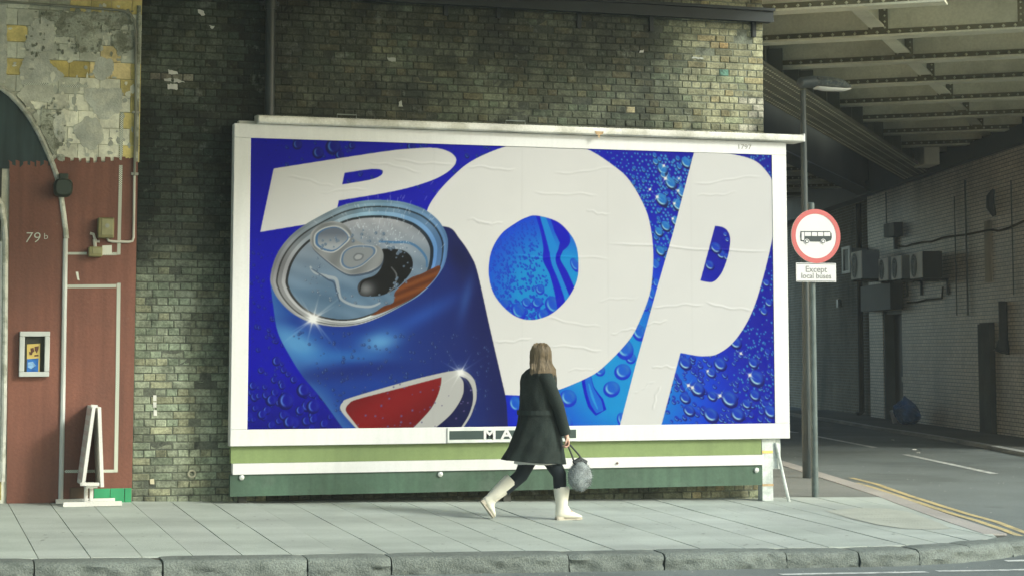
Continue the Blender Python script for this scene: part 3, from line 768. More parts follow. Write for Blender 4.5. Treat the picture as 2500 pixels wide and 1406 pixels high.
c = bp_((vs2[0] + vs2[-1]) / 2, -U_GAP); hl = (vs2[-1] - vs2[0]) / 2
g = MB(); g.obox((c[0], c[1], ZM + 1.2), AL, AC_, AZ, hl, .03, 1.2); g.build('edge_girder', mat('dark_edge_girder', (.028, .030, .024), rough=.9, var=.3, scale=2, spec=.05), bridge)  # tall web added to screen the light slot, toned dark to stay dim
g = MB(); g.obox((c[0], c[1], ZM - .015), AL, AC_, AZ, hl - .01, .24, .014); g.build('edge_girder_flange', M_DARKST, bridge)
mb = MB(); mb.box(XP + .05, 24, 20.35, 20.69, 6.32, 8.2); mb.build('fascia_girder', M_DARKST, bridge)
# ------------------------------------------------------------------ the bridge over the street itself: above the frame, it shades the upper wall and the left of the pavement
ov = empty('street_bridge', (2.0, 12.0, 6.0), 'steel railway bridge deck spanning the street beside the brick wall', 'bridge')
def ovx(Y): return 9.55 + .75 * (Y - 19.2)
q = [(ovx(19.95), 19.95), (ovx(-1.0), -1.0), (ovx(-1.0) - 13, -1.0), (ovx(19.95) - 13, 19.95)]
mb = MB(); mb.prism([(x, y, 6.75) for x, y in q], (0, 0, .5)); o = mb.build('deck_plate', M_GIRDER, ov)
bm = bmesh.new(); bm.from_mesh(o.data); bmesh.ops.recalc_face_normals(bm, faces=bm.faces[:]); bm.to_mesh(o.data); bm.free()
for off in (.12, 6.5, 12.88):
    c0, c1 = np.array((ovx(19.95) - off, 19.95)), np.array((ovx(-1.0) - off, -1.0)); c_ = (c0 + c1) / 2; d_ = (c0 - c1); L_ = np.linalg.norm(d_); d_ /= L_; nn = np.array((d_[1], -d_[0]))
    mb = MB(); mb.obox((c_[0], c_[1], 6.6 if off != 6.5 else 6.35), (d_[0], d_[1], 0), (nn[0], nn[1], 0), AZ, L_ / 2 - .05, .03, .72 if off != 6.5 else .38); mb.build('main_girder', M_GIRDER, ov)
    mb = MB(); mb.obox((c_[0], c_[1], 5.87), (d_[0], d_[1], 0), (nn[0], nn[1], 0), AZ, L_ / 2 - .06, .2, .014); mb.build('bottom_flange', M_GIRDER, ov)
for Y in np.arange(0, 19.5, 2.0):
    mb = MB(); mb.box(ovx(Y) - 12.7, ovx(Y) - .3, Y - .02, Y + .02, 6.3, 6.745); mb.build('cross_girder', M_GIRDER, ov)
# pale box added for the bright daylight gap between main girder and ledge
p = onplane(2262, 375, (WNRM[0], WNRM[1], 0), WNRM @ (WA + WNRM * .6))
mb = MB(); mb.obox(p, AX, AO, AZ, .42, .16, .27); cb = mb.build('bright_gap_box', mat('bright_gap_pale', (.80, .79, .66), rough=.5, var=.1, scale=6), at=p); tag(cb, 'pale box standing for the sunlit gap high between the girder and the dark ledge', 'cabinet')
# ================================================================== brick abutment
M_BRK = mat('sooty_stock_brick', None, rough=.85, var=.36, scale=17, fine=.34, bscale=45, bump=.5, source='object', spec=.15, overlay=((( .022, .026, .024), 1.3, .50, .64, 3.1, .72), ((.020, .024, .022), 4.2, .54, .66, 8.3, .6), ((.27, .30, .26), 3.4, .60, .74, 5.7, .5), ((.20, .22, .18), 11, .60, .72, 1.3, .45)))
M_BRKS = mat('sooty_stock_brick_courses', None, rough=.85, var=.36, scale=17, fine=.34, bscale=45, bump=.5, source='attr', spec=.15, overlay=((( .022, .026, .024), 1.3, .50, .64, 3.1, .72), ((.020, .024, .022), 4.2, .54, .66, 8.3, .6), ((.27, .30, .26), 3.4, .60, .74, 5.7, .5), ((.20, .22, .18), 11, .60, .72, 1.3, .45)))
M_MORT = mat('old_mortar', None, rough=.95, var=.25, scale=7, fine=.25, bscale=60, bump=.5, source='attr', spec=.1, overlay=((( .022, .026, .024), 1.3, .50, .64, 3.1, .72), ((.020, .024, .022), 4.2, .54, .66, 8.3, .6), ((.27, .30, .26), 3.4, .60, .74, 5.7, .5), ((.20, .22, .18), 11, .60, .72, 1.3, .45)))
def blob(x, y, cx, cy, rx, ry): return math.exp(-(((x - cx) / rx) ** 2 + ((y - cy) / ry) ** 2))
def soot_shade(X, Z):
    """surface tone of the wall: 0 black .. 1 clean stock brick, from sooty stains plus painted shade and sunlight"""
    px, py = proj((X, YW, Z))
    n = smoothnoise(X * 1.3, Z * 1.3, 1) * .5 + smoothnoise(X * 3.1, Z * 3.1, 2) * .3
    if px < 640:
        t = .10 + .75 * sstep(430, 900, py + 60 * n) + .10 * n  # darker upper part: overhead shade coloured in along with the grime
        t += .20 * blob(px, py, 400, 190, 70, 45) + .16 * blob(px, py, 470, 110, 120, 60) + .12 * blob(px, py, 430, 30, 110, 40)
        t -= .55 * blob(px, py, 640, 150, 45, 400) + .25 * blob(px, py, 350, 450, 40, 150)  # dark band beside the drainpipe: its shadow put into the tone
        if py > 1020: t += .12
    else:
        t = .21 + .17 * sstep(700, 1450, px) + .70 * sstep(1520, 1830, px + 110 * n) + .30 * n  # paler right end: cleaner brick with its sunlight coloured in
        t -= .28 * blob(px, py, 1500, 130, 170, 80) + .12 * blob(px, py, 1000, 60, 110, 45) + .15 * blob(px, py, 1250, 60, 80, 60)
        t += .14 * blob(px, py, 960, 190, 110, 90)
        t -= .18 * blob(px, py, 660, 150, 45, 400)  # drainpipe shadow band continued on this side
    return clamp(t, .03, 1.15)
SPECIAL = [((352, 81), 0, None), ((434, 197), 30, (.17, .165, .13)), ((400, 195), 26, (.15, .14, .11)), 
           ((1352, 115), 13, (.52, .43, .15)), ((1772, 172), 9, (.11, .22, .17)), ((940, 93), 13, (.42, .30, .10)), 
           ((1705, 122), 16, (.33, .24, .13)), ((1770, 118), 16, (.34, .25, .12)),  ((412, 1004), 12, (.36, .31, .15)), ((360, 1118), 16, (.46, .40, .24)),
           ((1700, 230), 18, (.36, .33, .21)), ((1560, 250), 13, (.42, .35, .18)), ((1545, 268), 13, (.40, .36, .22)), ((1830, 238), 26, (.40, .39, .31)), ((1850, 256), 26, (.40, .39, .31)), ((1845, 288), 24, (.40, .39, .31)), ((1825, 318), 20, (.40, .39, .31))]
HOLES = [((1450, 70), 11), ((1600, 79), 10), ((1818, 90), 11), ((572, 45), 9), ((574, 64), 9)]
def brick_col(X, Z, blen=.1):
    px, py = proj((X, YW, Z)); t = soot_shade(X, Z)
    dark = np.array((.030, .033, .030)); mid = np.array((.104, .119, .094)); pale = np.array((.245, .25, .185))
    left = px < 640
    if left: pale = np.array((.255, .265, .205)); mid = np.array((.125, .135, .108)); dark = np.array((.013, .018, .017))
    c = dark + (mid - dark) * clamp(t / .5, 0, 1) + (pale - mid) * clamp((t - .5) / .5, 0, 1)
    r = random.random(); k = random.uniform(.93, 1.07) * (1 + .25 * smoothnoise(X * 1.7, Z * 1.9, 9) + .34 * smoothnoise(X * 5.5, Z * 5.5, 3) + .22 * smoothnoise(X * 11, Z * 13, 4))
    if r < .10: k *= 1.10
    if r > .90: k *= .90
    tint = random.random()
    if left: c = c * (np.array((1.07, .99, .90)) if tint < .2 else np.array((.96, 1.02, 1.0)) if tint < .45 else 1.0)
    elif tint < .14: c = c * np.array((1.09, .99, .88))
    elif tint < .26: c = c * np.array((.94, 1.03, 1.02))
    elif tint < .32 and t > .15: c = c * np.array((1.12, .97, .86))
    c = c * k * (np.array((.96, 1.03, .95)) if left else np.array((1.04, 1.02, .89)))
    for (qx, qy), rad, cc in SPECIAL:
        if cc is not None and blen < .135 and abs(px - qx) < rad and abs(py - qy) < 9: c = np.array(cc) * random.uniform(.85, 1.1)
    return np.clip(c, .006, .8)
wall = empty('brick_wall', (5.8, YW, G(5.8, YW)), 'sooty and shade-toned old stock brick viaduct wall behind the billboard', 'wall')
def brick_verts(L_, h, rnd):
    """front-facing brick: chamfered face, 18 triangles"""
    b = .007; d = .05
    j = lambda s: rnd.uniform(-s, s)
    fv = [(-L_ / 2 + b + j(.003), j(.002), -h / 2 + b + j(.003)), (L_ / 2 - b + j(.003), j(.002), -h / 2 + b + j(.003)), (L_ / 2 - b + j(.003), j(.002), h / 2 - b + j(.003)), (-L_ / 2 + b + j(.003), j(.002), h / 2 - b + j(.003))]
    ev = [(-L_ / 2 + j(.0025), .006, -h / 2 + j(.0025)), (L_ / 2 + j(.0025), .006, -h / 2 + j(.0025)), (L_ / 2 + j(.0025), .006, h / 2 + j(.0025)), (-L_ / 2 + j(.0025), .006, h / 2 + j(.0025))]
    bv = [(x, d, z) for x, y, z in ev]
    F = [(0, 1, 2, 3)] + [(4 + k, 4 + (k + 1) % 4, (k + 1) % 4, k) for k in range(4)] + [(8 + k, 8 + (k + 1) % 4, 4 + (k + 1) % 4, 4 + k) for k in range(4)]
    return fv + ev + bv, F
COURSE = .0762; Z0 = G(5.8, YW) - .12; rb = random.Random(3)
layout = []
nrow = int((6.25 - Z0) / COURSE)
for r_ in range(nrow):
    zc = Z0 + (r_ + .5) * COURSE
    header = r_ % 2 == 0
    x = XF + .01 + (.0 if header else -.055) - rb.uniform(0, .02)
    while x < XP - .01:
        Lh = .1125 if header else .225
        if rb.random() < (.05 if header or x < 3.3 else .45): Lh = .1125 if not header else .225
        x2 = min(x + Lh, XP)
        if XP - x2 < .05: x2 = XP
        a = max(x, XF + .004)
        if x2 - a > .035: layout.append(((a + x2) / 2, zc, x2 - a - rb.uniform(.007, .011), COURSE - rb.uniform(.007, .011), a, x2))
        x = x2
def vis(X, Z):
    px, py = proj((X, YW, Z))
    if py < -30 or Z < G(X, YW) - .03: return False
    if 3.36 < X < 9.3 and .26 < Z < 3.85: return False       # hidden behind the billboard
    return True
cand = [b for b in layout if vis(b[0], b[1])]
rest_hidden = [b for b in layout if not vis(b[0], b[1]) and b[1] > G(b[0], YW) - .05 and not (3.9 < b[0] < 8.8 and .5 < b[1] < 3.5)]
def shown(b):
    px, py = proj((b[0], YW, b[1])); d = math.hypot(b[0] - 0, YW)
    return b[2] / d + (.003 if px < 470 or px > 1500 else 0)
left_b = [b for b in cand if b[0] < 3.24]; right_b = [b for b in cand if b[0] >= 3.24]
left_b.sort(key=lambda b: -b[2] * (1 if b[1] < 3.2 else .6)); right_b.sort(key=lambda b: -b[2] * (1 if b[0] > 7.2 and 4.0 < b[1] < 5.3 else .5))
single = set(id(b) for b in left_b[:190]) | set(id(b) for b in right_b[:108])
meshes = {}
def shared_brick(L_, h):
    key = (round(L_ / .012), rb.randrange(3))
    if key not in meshes:
        V, F = brick_verts(key[0] * .012, COURSE - .009, rb)
        me = bpy.data.meshes.new('brick'); me.from_pydata(V, [], F); me.materials.append(M_BRK); me.update(); meshes[key] = me
    return meshes[key]
stuff = MB()
base = ROOT_AT[wall]
for b in cand + rest_hidden:
    X, Z, L_, h, _, _ = b; px, py = proj((X, YW, Z))
    c = brick_col(X, Z, L_); hole = any(abs(px - q[0][0]) < q[1] and abs(py - q[0][1]) < q[1] for q in HOLES)
    if hole: continue
    dy = rb.gauss(0, .0022); 
    if rb.random() < .04: dy += rb.uniform(.004, .012)
    if id(b) in single:
        o = bpy.data.objects.new('brick', shared_brick(L_, h)); COL.objects.link(o); o.parent = wall
        o.location = (X - base[0], YW + dy - base[1], Z - base[2]); o.rotation_euler = (0, rb.gauss(0, .006), 0)
        o.color = (*c, 1)
    else:
        V, F = brick_verts(L_, h, rb)
        stuff.add([(v[0] + X, v[1] + YW + dy, v[2] + Z) for v in V], F, tuple(c))
tag(stuff.build('brick_courses', M_BRKS, wall), kind='stuff')
# mortar backing with the same stains and painted shade
xs = np.arange(XF - .3, XP + .001, .09); xs[-1] = XP - .004; zs = np.arange(-.3, 6.3, .09)
V = [(x, YW + .0075 + .0025 * smoothnoise(x * 9, z * 9, 5), z) for z in zs for x in xs]; n = len(xs)
F = [(j * n + i, j * n + i + 1, (j + 1) * n + i + 1, (j + 1) * n + i) for j in range(len(zs) - 1) for i in range(n - 1)]
cols = []
for (x, y, z) in V:
    t = soot_shade(x, z); px, _ = proj((x, YW, z))
    cols.append(np.array((.016, .019, .016)) + np.array((.125, .136, .105)) * t ** 1.1 * (.82 if px < 640 else 1.05))
build('mortar', V, F, M_MORT, wall, cols=cols)
# body of the abutment and its return wall along the side road
mb = MB(); mb.box(XF - 1, XP - .006, YW + .02, YW + 1.2, -.6, 6.3); mb.prism([(XP - .006, YW + .02, -.6), (XP - .006, YW + .02, 6.3), (XP + 8.3, YW + 34, 6.3), (XP + 8.3, YW + 34, -.6)], (-1.4, 0, 0))
o = mb.build('abutment_return', M_GLAZED, wall); wallco(o, lambda p: (float(p[1] + p[0] * .3), float(p[2]), 0))
bm = bmesh.new(); bm.from_mesh(o.data); bmesh.ops.recalc_face_normals(bm, faces=bm.faces[:]); bm.to_mesh(o.data); bm.free()
# paint marks, iron ring, holes
def chip(pts, m_, seed): 
    outline(jag_px(pts, 1.6, 4, seed), YW - .0055 - .0002 * seed, .012, 'paint_chip', m_, wall)
def jag_px(pts, amp, step, seed):
    rr = random.Random(seed); out = []
    for (a, b), (c, d) in zip(pts, pts[1:] + pts[:1]):
        n = max(1, int(math.hypot(c - a, d - b) / step))
        for k in range(n): t = k / n; out.append((a + (c - a) * t + (rr.uniform(-amp, amp) if k else 0), b + (d - b) * t + (rr.uniform(-amp, amp) if k else 0)))
    return out
M_CHIP = mat('old_white_paint', (.50, .50, .46), rough=.8, var=.2, scale=30)
for i, q in enumerate(([(410, 170), (424, 174), (433, 176), (435, 182), (411, 182)], [(424, 191), (440, 196), (452, 202), (424, 202)], [(409, 206), (433, 206), (434, 219), (410, 219)], [(400, 193), (419, 192), (419, 200), (402, 198)], [(483, 24), (498, 28), (501, 37), (492, 39), (484, 32)], [(510, 62), (524, 64), (518, 72)], [(1563, 124), (1572, 122), (1571, 129), (1561, 130)], [(1690, 140), (1718, 142), (1717, 145), (1689, 144)], [(945, 140), (966, 143), (966, 151), (950, 150)], [(974, 250), (980, 246), (984, 261), (973, 261)])): chip(q, M_CHIP if i < 7 else mat('chalky_lime_mark', (.36, .38, .33), rough=.9), i)
M_WMARK = mat('white_paint_mark', (.55, .55, .5), rough=.7, var=.3, scale=30)
for (x0, y0, x1, y1) in ((374, 964, 382, 978), (374, 981, 382, 994), (375, 1000, 383, 1014)):
    outline([(x0, y0), (x1, y0), (x1, y1), (x0, y1)], YW - .006, .012, 'paint_mark', M_WMARK, wall)
mb = MB(); c = onY(468, 1156, YW - .008); mb.tube([(c[0] + .034 * math.cos(a), c[1], c[2] + .034 * math.sin(a)) for a in np.linspace(0, 2 * math.pi, 17)], .011, 6, cap=False)
autosmooth(mb.build('iron_ring', mat('ochre_ring', (.38, .37, .27), rough=.7, var=.3, scale=30), wall))
outline([(366, 1169), (376, 1168), (377, 1181), (367, 1181)], YW - .006, .012, 'paint_mark', mat('cream_mark', (.5, .46, .32), rough=.7), wall)
# steel ledge across the top with hanging brackets
M_LEDGE = mat('blue_black_ledge_paint', (.016, .022, .023), rough=.6, var=.25, scale=4, spec=.3)
zl0, zl1 = onY(1865, 57, YW)[2], onY(1865, 27, YW)[2]
lb = empty('steel_ledge', (6.5, YW, zl0), 'blue black steel ledge beam running across the top of the brick wall', 'ledge beam')
mb = MB(); mb.box(2.9, 9.36, YW - .13, YW + .02, zl0, zl1 - .03); mb.box(2.9, 9.37, YW - .16, YW + .02, zl1 - .027, zl1 + .005); mb.box(2.9, 9.355, YW - .15, YW - .134, zl0 - .012, zl0 + .03); mb.build('beam', M_LEDGE, lb)
for px in (1087, 1215, 1412, 1588, 1838):
    p = onY(px, 60, YW); mb = MB(); mb.box(p[0] - .022, p[0] + .022, YW - .04, YW + .003, zl0 - (.17 if px > 1400 else .11), zl0 - .001); mb.build('bracket', M_LEDGE, lb)
# drainpipe in front of the wall
dp = empty('drainpipe', (3.672, YW - .08, 4.0), 'dark iron drainpipe dropping behind the top of the billboard', 'drainpipe')
M_DP = mat('dark_green_iron', (.022, .030, .029), rough=.5, var=.3, scale=8, spec=.5)
mb = MB(); mb.tube([(3.668, YW - .09, 6.3), (3.668, YW - .09, 5.2), (3.672, YW - .09, 2.5)], .05, 14); autosmooth(mb.build('pipe', M_DP, dp))
z = onY(655, 16, YW - .09)[2]; mb = MB(); mb.tube([(3.668, YW - .09, z - .03), (3.668, YW - .09, z + .12)], .064, 14); mb.box(3.57, 3.765, YW - .06, YW - .002, z + .02, z + .06); autosmooth(mb.build('socket', M_DP, dp))
# ================================================================== billboard
bb = empty('billboard', (6.3, YB, G(6.3, YB)), 'large white framed billboard with green base boards and a blue drinks poster', 'billboard')
M_WHT = mat('white_frame_gloss', (.65, .65, .635), rough=.5, var=.05, scale=1.6, fine=.03, bscale=40, streak=.05, spec=.35, overlay=(((.46, .45, .40), 3.0, .60, .76, 4.1, .35), ((.30, .29, .24), 14, .68, .76, 2.2, .5)))
M_GRN1 = mat('light_green_board', (.185, .250, .098), rough=.5, var=.14, scale=2, fine=.05, bscale=50, spec=.3, streak=.08, overlay=(((.10, .14, .06), 2.2, .54, .74, 5.1, .4), ((.32, .36, .24), 12, .66, .76, 1.1, .5)))
M_GRN2 = mat('dark_green_board', (.056, .106, .070), rough=.5, var=.22, scale=3.5, fine=.10, bscale=40, streak=.20, spec=.35, overlay=(((.11, .15, .12), 2.6, .52, .72, 2.9, .5), ((.03, .05, .035), 5, .58, .74, 6.3, .5)))
X0, X1, ZB_, ZT_ = 3.267, 9.388, .690, 3.925      # outer frame
PX0, PX1, PZ0, PZ1 = 3.437, 9.214, .854, 3.782    # poster
YF = YB                                            # front of the frame
for nm, a in (('frame_top', (X0, X1, YF, YF + .14, PZ1, ZT_)), ('frame_bottom', (X0, X1, YF, YF + .14, ZB_, PZ0)), ('frame_left', (X0, PX0, YF + .001, YF + .139, PZ0 + .001, PZ1 - .001)), ('frame_right', (PX1, X1, YF + .001, YF + .139, PZ0 + .001, PZ1 - .001))):
    mb = MB(); mb.box(*a, bev=.004); mb.build(nm, M_WHT, bb)
mb = MB(); mb.box(X0 + .02, X1 - .02, YF + .10, YF + .28, ZB_ + .02, ZT_ - .02); mb.build('backing_box', mat('dark_backing', (.06, .06, .055), rough=.8), bb)
# capping trough along the top
zc = ZT_ + .004
prof = [(-.075, 0), (-.095, .012), (-.10, .035), (-.098, .062), (-.08, .078), (-.02, .088), (.16, .098), (.16, 0)]
xa, xb = 3.50, 9.565
mb = MB(); mb.rings([[(x, YF + .02 + y, zc + z) for y, z in prof] for x in (xa, xb)]); autosmooth(mb.build('capping', mat('weathered_white_capping', (.70, .69, .63), rough=.55, var=.2, scale=3, fine=.1, bscale=50, col2=(.50, .49, .42)), bb), 30)
mb = MB(); mb.box(xb + .001, xb + .02, YF - .075, YF + .18, zc + .004, zc + .092, bev=.003); mb.build('capping_end', M_WHT, bb)
mb = MB(); mb.box(3.32, 3.497, YF + .05, YF + .17, zc - .002, zc + .03); mb.build('capping_flashing', mat('bare_flashing', (.5, .5, .44), rough=.6, var=.3, scale=14), bb)
mb = MB()                                          # moss and grime lying on the top of the capping
for _ in range(900):
    x = random.uniform(xa + .02, xb - .05); y = YF + random.uniform(-.06, .16); z = zc + .078 + (y - YF + .06) * .085; s = random.uniform(.004, .014)
    mb.add([(x - s, y, z), (x + s, y - s, z), (x + s * .4, y + s, z), (x, y, z + s * .9)], [(0, 1, 3), (1, 2, 3), (2, 0, 3)])
tag(mb.build('capping_grime', mat('grey_grime', (.16, .155, .12), rough=.95), bb), kind='stuff')
outline([(1452, 321), (1474, 322), (1472, 328), (1465, 331), (1463, 340), (1460, 331), (1455, 328)], YF - .0825, .002, 'rust_stain', mat('rust', (.42, .30, .17), rough=.9, var=.3, scale=40), bb)
for px in (823, 1235):                             # wire lifting loops
    a, b = onY(px, 292, YF + .12), onY(px + 47, 292, YF + .12)
    mb = MB(); z = zc + .09; mb.tube([(a[0], a[1], z), (a[0], a[1], z + .05), (b[0], b[1], z + .05), (b[0], b[1], z)], .006, 6); mb.build('lifting_loop', mat('galvanised_wire', (.22, .25, .23), rough=.5, metal=.3), bb)
# base boards
zg0, zw0, zw1 = .192, .408, .517
XG0, XG1 = 3.283, 9.068
mb = MB(); mb.box(XG0, XG1, YF + .05, YF + .12, zw1 + .002, ZB_ - .003); mb.build('light_green_board', M_GRN1, bb)
mb = MB(); mb.box(XG0 + .015, XG1 + .01, YF + .018, YF + .12, zw0, zw1, bev=.003); mb.build('white_rail', M_WHT, bb)
mb = MB(); mb.box(XG0 - .005, XG1, YF + .04, YF + .12, zg0, zw0 - .002); mb.build('dark_green_board', M_GRN2, bb)
M_BOLT = mat('zinc_bolt', (.6, .62, .58), rough=.35, metal=.6)
for px, py in ((590, 1165), (1075, 1157), (1847, 1147)):
    p = onY(px, py, YF + .03); mb = MB(); mb.tube([(p[0], YF + .039, p[2]), (p[0], YF + .022, p[2]), (p[0], YF + .018, p[2])], [.028, .026, .014], 10); autosmooth(mb.build('bolt', M_BOLT, bb))
p = onY(1507, 1130, YF + .01); mb = MB(); mb.tube([(p[0], YF + .017, p[2]), (p[0], YF + .004, p[2])], .012, 8); mb.build('bolt', mat('rusty_bolt', (.16, .11, .08), rough=.8), bb)
# feet, right post and strut
M_POST = mat('scuffed_pale_post', (.60, .64, .60), rough=.55, var=.2, scale=6, col2=(.42, .46, .43), fine=.1, bscale=50)
gz = G(9.14, YF + .05)
mb = MB(); mb.box(9.075, 9.205, YF + .05, YF + .17, gz, ZB_ - .003, bev=.005); mb.box(9.207, 9.30, YF + .06, YF + .12, .36, ZB_ - .003); mb.build('post', M_POST, bb)
p0, p1 = onY(1865, 1097, YF + .045), onY(1896, 1103, YF + .045); mb = MB(); mb.box(9.078, 9.202, YF + .046, YF + .0495, p1[2] - .01, p0[2] - .01); mb.build('yellow_tape', mat('faded_yellow_tape', (.72, .52, .16), rough=.6, var=.2, scale=25), bb)
mb = MB(); mb.box(9.074, 9.206, YF + .046, YF + .0495, gz + .16, gz + .185); mb.build('rust_band', mat('rust', None), bb)
a = onY(1894, 1080, YF + .05); b = onY(1926, 1214, YF - .02); b[2] = G(b[0], b[1])
mb = MB(); mb.tube([a, b], .018, 8); autosmooth(mb.build('strut', M_POST, bb))
for X in (3.42, 6.2):
    z = G(X, YF + .1); mb = MB(); mb.box(X - .04, X + .04, YF + .13, YF + .2, z, zg0 + .2); mb.build('post', mat('dark_foot', (.07, .07, .06), rough=.9), bb)
# maker's name plate and site number
pa, pb_ = onY(1092, 1044, YF), onY(1410, 1076, YF)
zp0, zp1 = .697, .846; xp0, xp1 = pa[0], pb_[0]
pl = MB(); pl.box(xp0, xp1, YF - .012, YF - .001, zp0, zp1); plate = pl.build('name_plate', mat('pale_plate_rim', (.62, .66, .62), rough=.5, var=.2, scale=10), bb)
mb = MB(); mb.box(xp0 + .02, xp1 - .02, YF - .0145, YF - .0125, zp0 + .03, zp1 - .03); mb.build('plate_panel', mat('dark_slate_panel', (.040, .065, .060), rough=.5, var=.15), plate)
xt = onY(1178, 1060, YF)[0]
text('M A I', 'plate_lettering', .148, (xt, YF - .0165, (zp0 + zp1) / 2), FACE_CAM, M_WHT, plate, extrude=.001, align='LEFT', bold=.004, sx=1.25)
c = onY(1817, 360, YF); text('1797', 'site_number', .075, (c[0], YF - .0012, c[2]), FACE_CAM, mat('faded_number', (.25, .24, .20), rough=.7), bb, extrude=.0006, sx=1.15)

# ------------------------------------------------------------------ the printed poster: colours laid out in print, on one thin sheet with paste creases
SC = 2.0; CX0, CY0, CX1, CY1 = 598, 330, 1898, 1056
CW, CH = int((CX1 - CX0) * SC), int((CY1 - CY0) * SC)
yyv, xxv = np.mgrid[0:CH, 0:CW].astype(np.float32)
PXG = xxv / SC + CX0; PYG = yyv / SC + CY0
img = np.zeros((CH, CW, 3), np.float32)
prng = np.random.default_rng(5)
def rgb(*c): return np.array(c, np.float32) / 255
def cr(pts, closed=True, n=8):
    """Catmull-Rom through traced points; a point given as (x, y, 1) is a sharp corner"""
    P = [np.array(p[:2], float) for p in pts]; S = [len(p) > 2 for p in pts]; N_ = len(P); out = []
    for i in range(N_ if closed else N_ - 1):
        p1, p2 = P[i], P[(i + 1) % N_]
        p0 = p1 if S[i] else P[(i - 1) % N_] if closed or i > 0 else p1
        p3 = p2 if S[(i + 1) % N_] else P[(i + 2) % N_] if closed or i + 2 < N_ else p2
        for k in range(n):
            t = k / n; out.append(.5 * ((2 * p1) + (-p0 + p2) * t + (2 * p0 - 5 * p1 + 4 * p2 - p3) * t * t + (-p0 + 3 * p1 - 3 * p2 + p3) * t ** 3))
    return np.array(out)
def pmask(poly):
    """soft-edged mask of a closed outline, scanline filled; returns slice and mask"""
    q = (poly - np.array([CX0, CY0])) * SC
    x0, x1 = max(int(q[:, 0].min()) - 2, 0), min(int(q[:, 0].max()) + 3, CW); y0, y1 = max(int(q[:, 1].min()) - 2, 0), min(int(q[:, 1].max()) + 3, CH)
    m = np.zeros((y1 - y0, x1 - x0), np.float32)
    a = q; b = np.roll(q, -1, axis=0)
    for j in range(y0, y1):
        acc = np.zeros(x1 - x0 + 1, np.float32)
        yc = j + .5
        hit = ((a[:, 1] <= yc) & (b[:, 1] > yc)) | ((b[:, 1] <= yc) & (a[:, 1] > yc))
        if not hit.any(): continue
        xs_ = np.sort(a[hit, 0] + (yc - a[hit, 1]) * (b[hit, 0] - a[hit, 0]) / (b[hit, 1] - a[hit, 1]))
        row = m[j - y0]; cols_ = np.arange(x0, x1) + .5
        for k in range(0, len(xs_) - 1, 2): row += np.clip(cols_ - xs_[k] + .5, 0, 1) * np.clip(xs_[k + 1] - cols_ + .5, 0, 1)
    return (slice(y0, y1), slice(x0, x1)), np.clip(m, 0, 1)
def fill(poly, col, alpha=1.0, hole=None):
    sl, m = pmask(poly)
    if hole is not None:
        sh, mh = pmask(hole); full = np.zeros((CH, CW), np.float32); full[sh] = mh; m = m * (1 - full[sl])
    m = (m * alpha)[..., None]
    c = col(PXG[sl], PYG[sl]) if callable(col) else col
    img[sl] = img[sl] * (1 - m) + c * m
def win(x, y, r):
    x0, x1 = int((x - r - CX0) * SC), int((x + r - CX0) * SC) + 1; y0, y1 = int((y - r - CY0) * SC), int((y + r - CY0) * SC) + 1
    x0, x1, y0, y1 = max(x0, 0), min(x1, CW), max(y0, 0), min(y1, CH)
    return None if x0 >= x1 or y0 >= y1 else (slice(y0, y1), slice(x0, x1))
def over(sl, m, col):
    m = np.clip(m, 0, 1)[..., None]; img[sl] = img[sl] * (1 - m) + np.asarray(col, np.float32) * m
def drop(x, y, rx, ry, ang, body, dark, lite, hl=.9, mixb=.55):
    """one printed water drop: dark rim on one side, bright crescent on the other"""
    r = max(rx, ry) * 1.35; sl = win(x, y, r)
    if sl is None: return
    ca, sa = math.cos(ang), math.sin(ang); dx, dy = PXG[sl] - x, PYG[sl] - y
    u, v = (dx * ca + dy * sa) / rx, (-dx * sa + dy * ca) / ry
    d = np.sqrt(u * u + v * v); w = .8 / min(rx, ry)
    inn = np.clip((1 - d) / w + .5, 0, 1)
    sh = np.sqrt((u + .12) ** 2 + (v - .14) ** 2); over(sl, np.clip((1.12 - sh) / w, 0, 1) * .85, dark)
    over(sl, inn * mixb, body)
    rim = inn * np.clip((d - .62) / .3, 0, 1); over(sl, rim * np.clip(.4 + .6 * (-u * .7 + v * .7), 0, 1), dark)
    cres = inn * np.clip(1 - np.abs(d - .72) / .22, 0, 1) * np.clip((-u * .85 + v * .25 - .05) * 1.9, 0, 1); over(sl, cres * hl, lite)
    far = inn * np.clip(1 - np.abs(d - .55) / .4, 0, 1) * np.clip((u * .8 - v * .2) * 1.1, 0, 1); over(sl, far * .5, lite * .8)
def sparkle(x, y, r, s=1.0, arms=4, rot=.5, col=(1, 1, 1)):
    sl = win(x, y, r)
    if sl is None: return
    dx, dy = PXG[sl] - x, PYG[sl] - y; d = np.sqrt(dx * dx + dy * dy) + 1e-3
    m = np.exp(-(d / (r * .10)) ** 2) * 1.2 + np.exp(-(d / (r * .22)) ** 2) * .35
    for k in range(arms):
        a = rot + math.pi * k / arms; t = np.abs(-dx * math.sin(a) + dy * math.cos(a))
        m = m + np.exp(-(t / (r * .014 + .7)) ** 2) * np.clip(1 - d / r, 0, 1) ** 1.6 * .7
    over(sl, m * s, np.array(col))
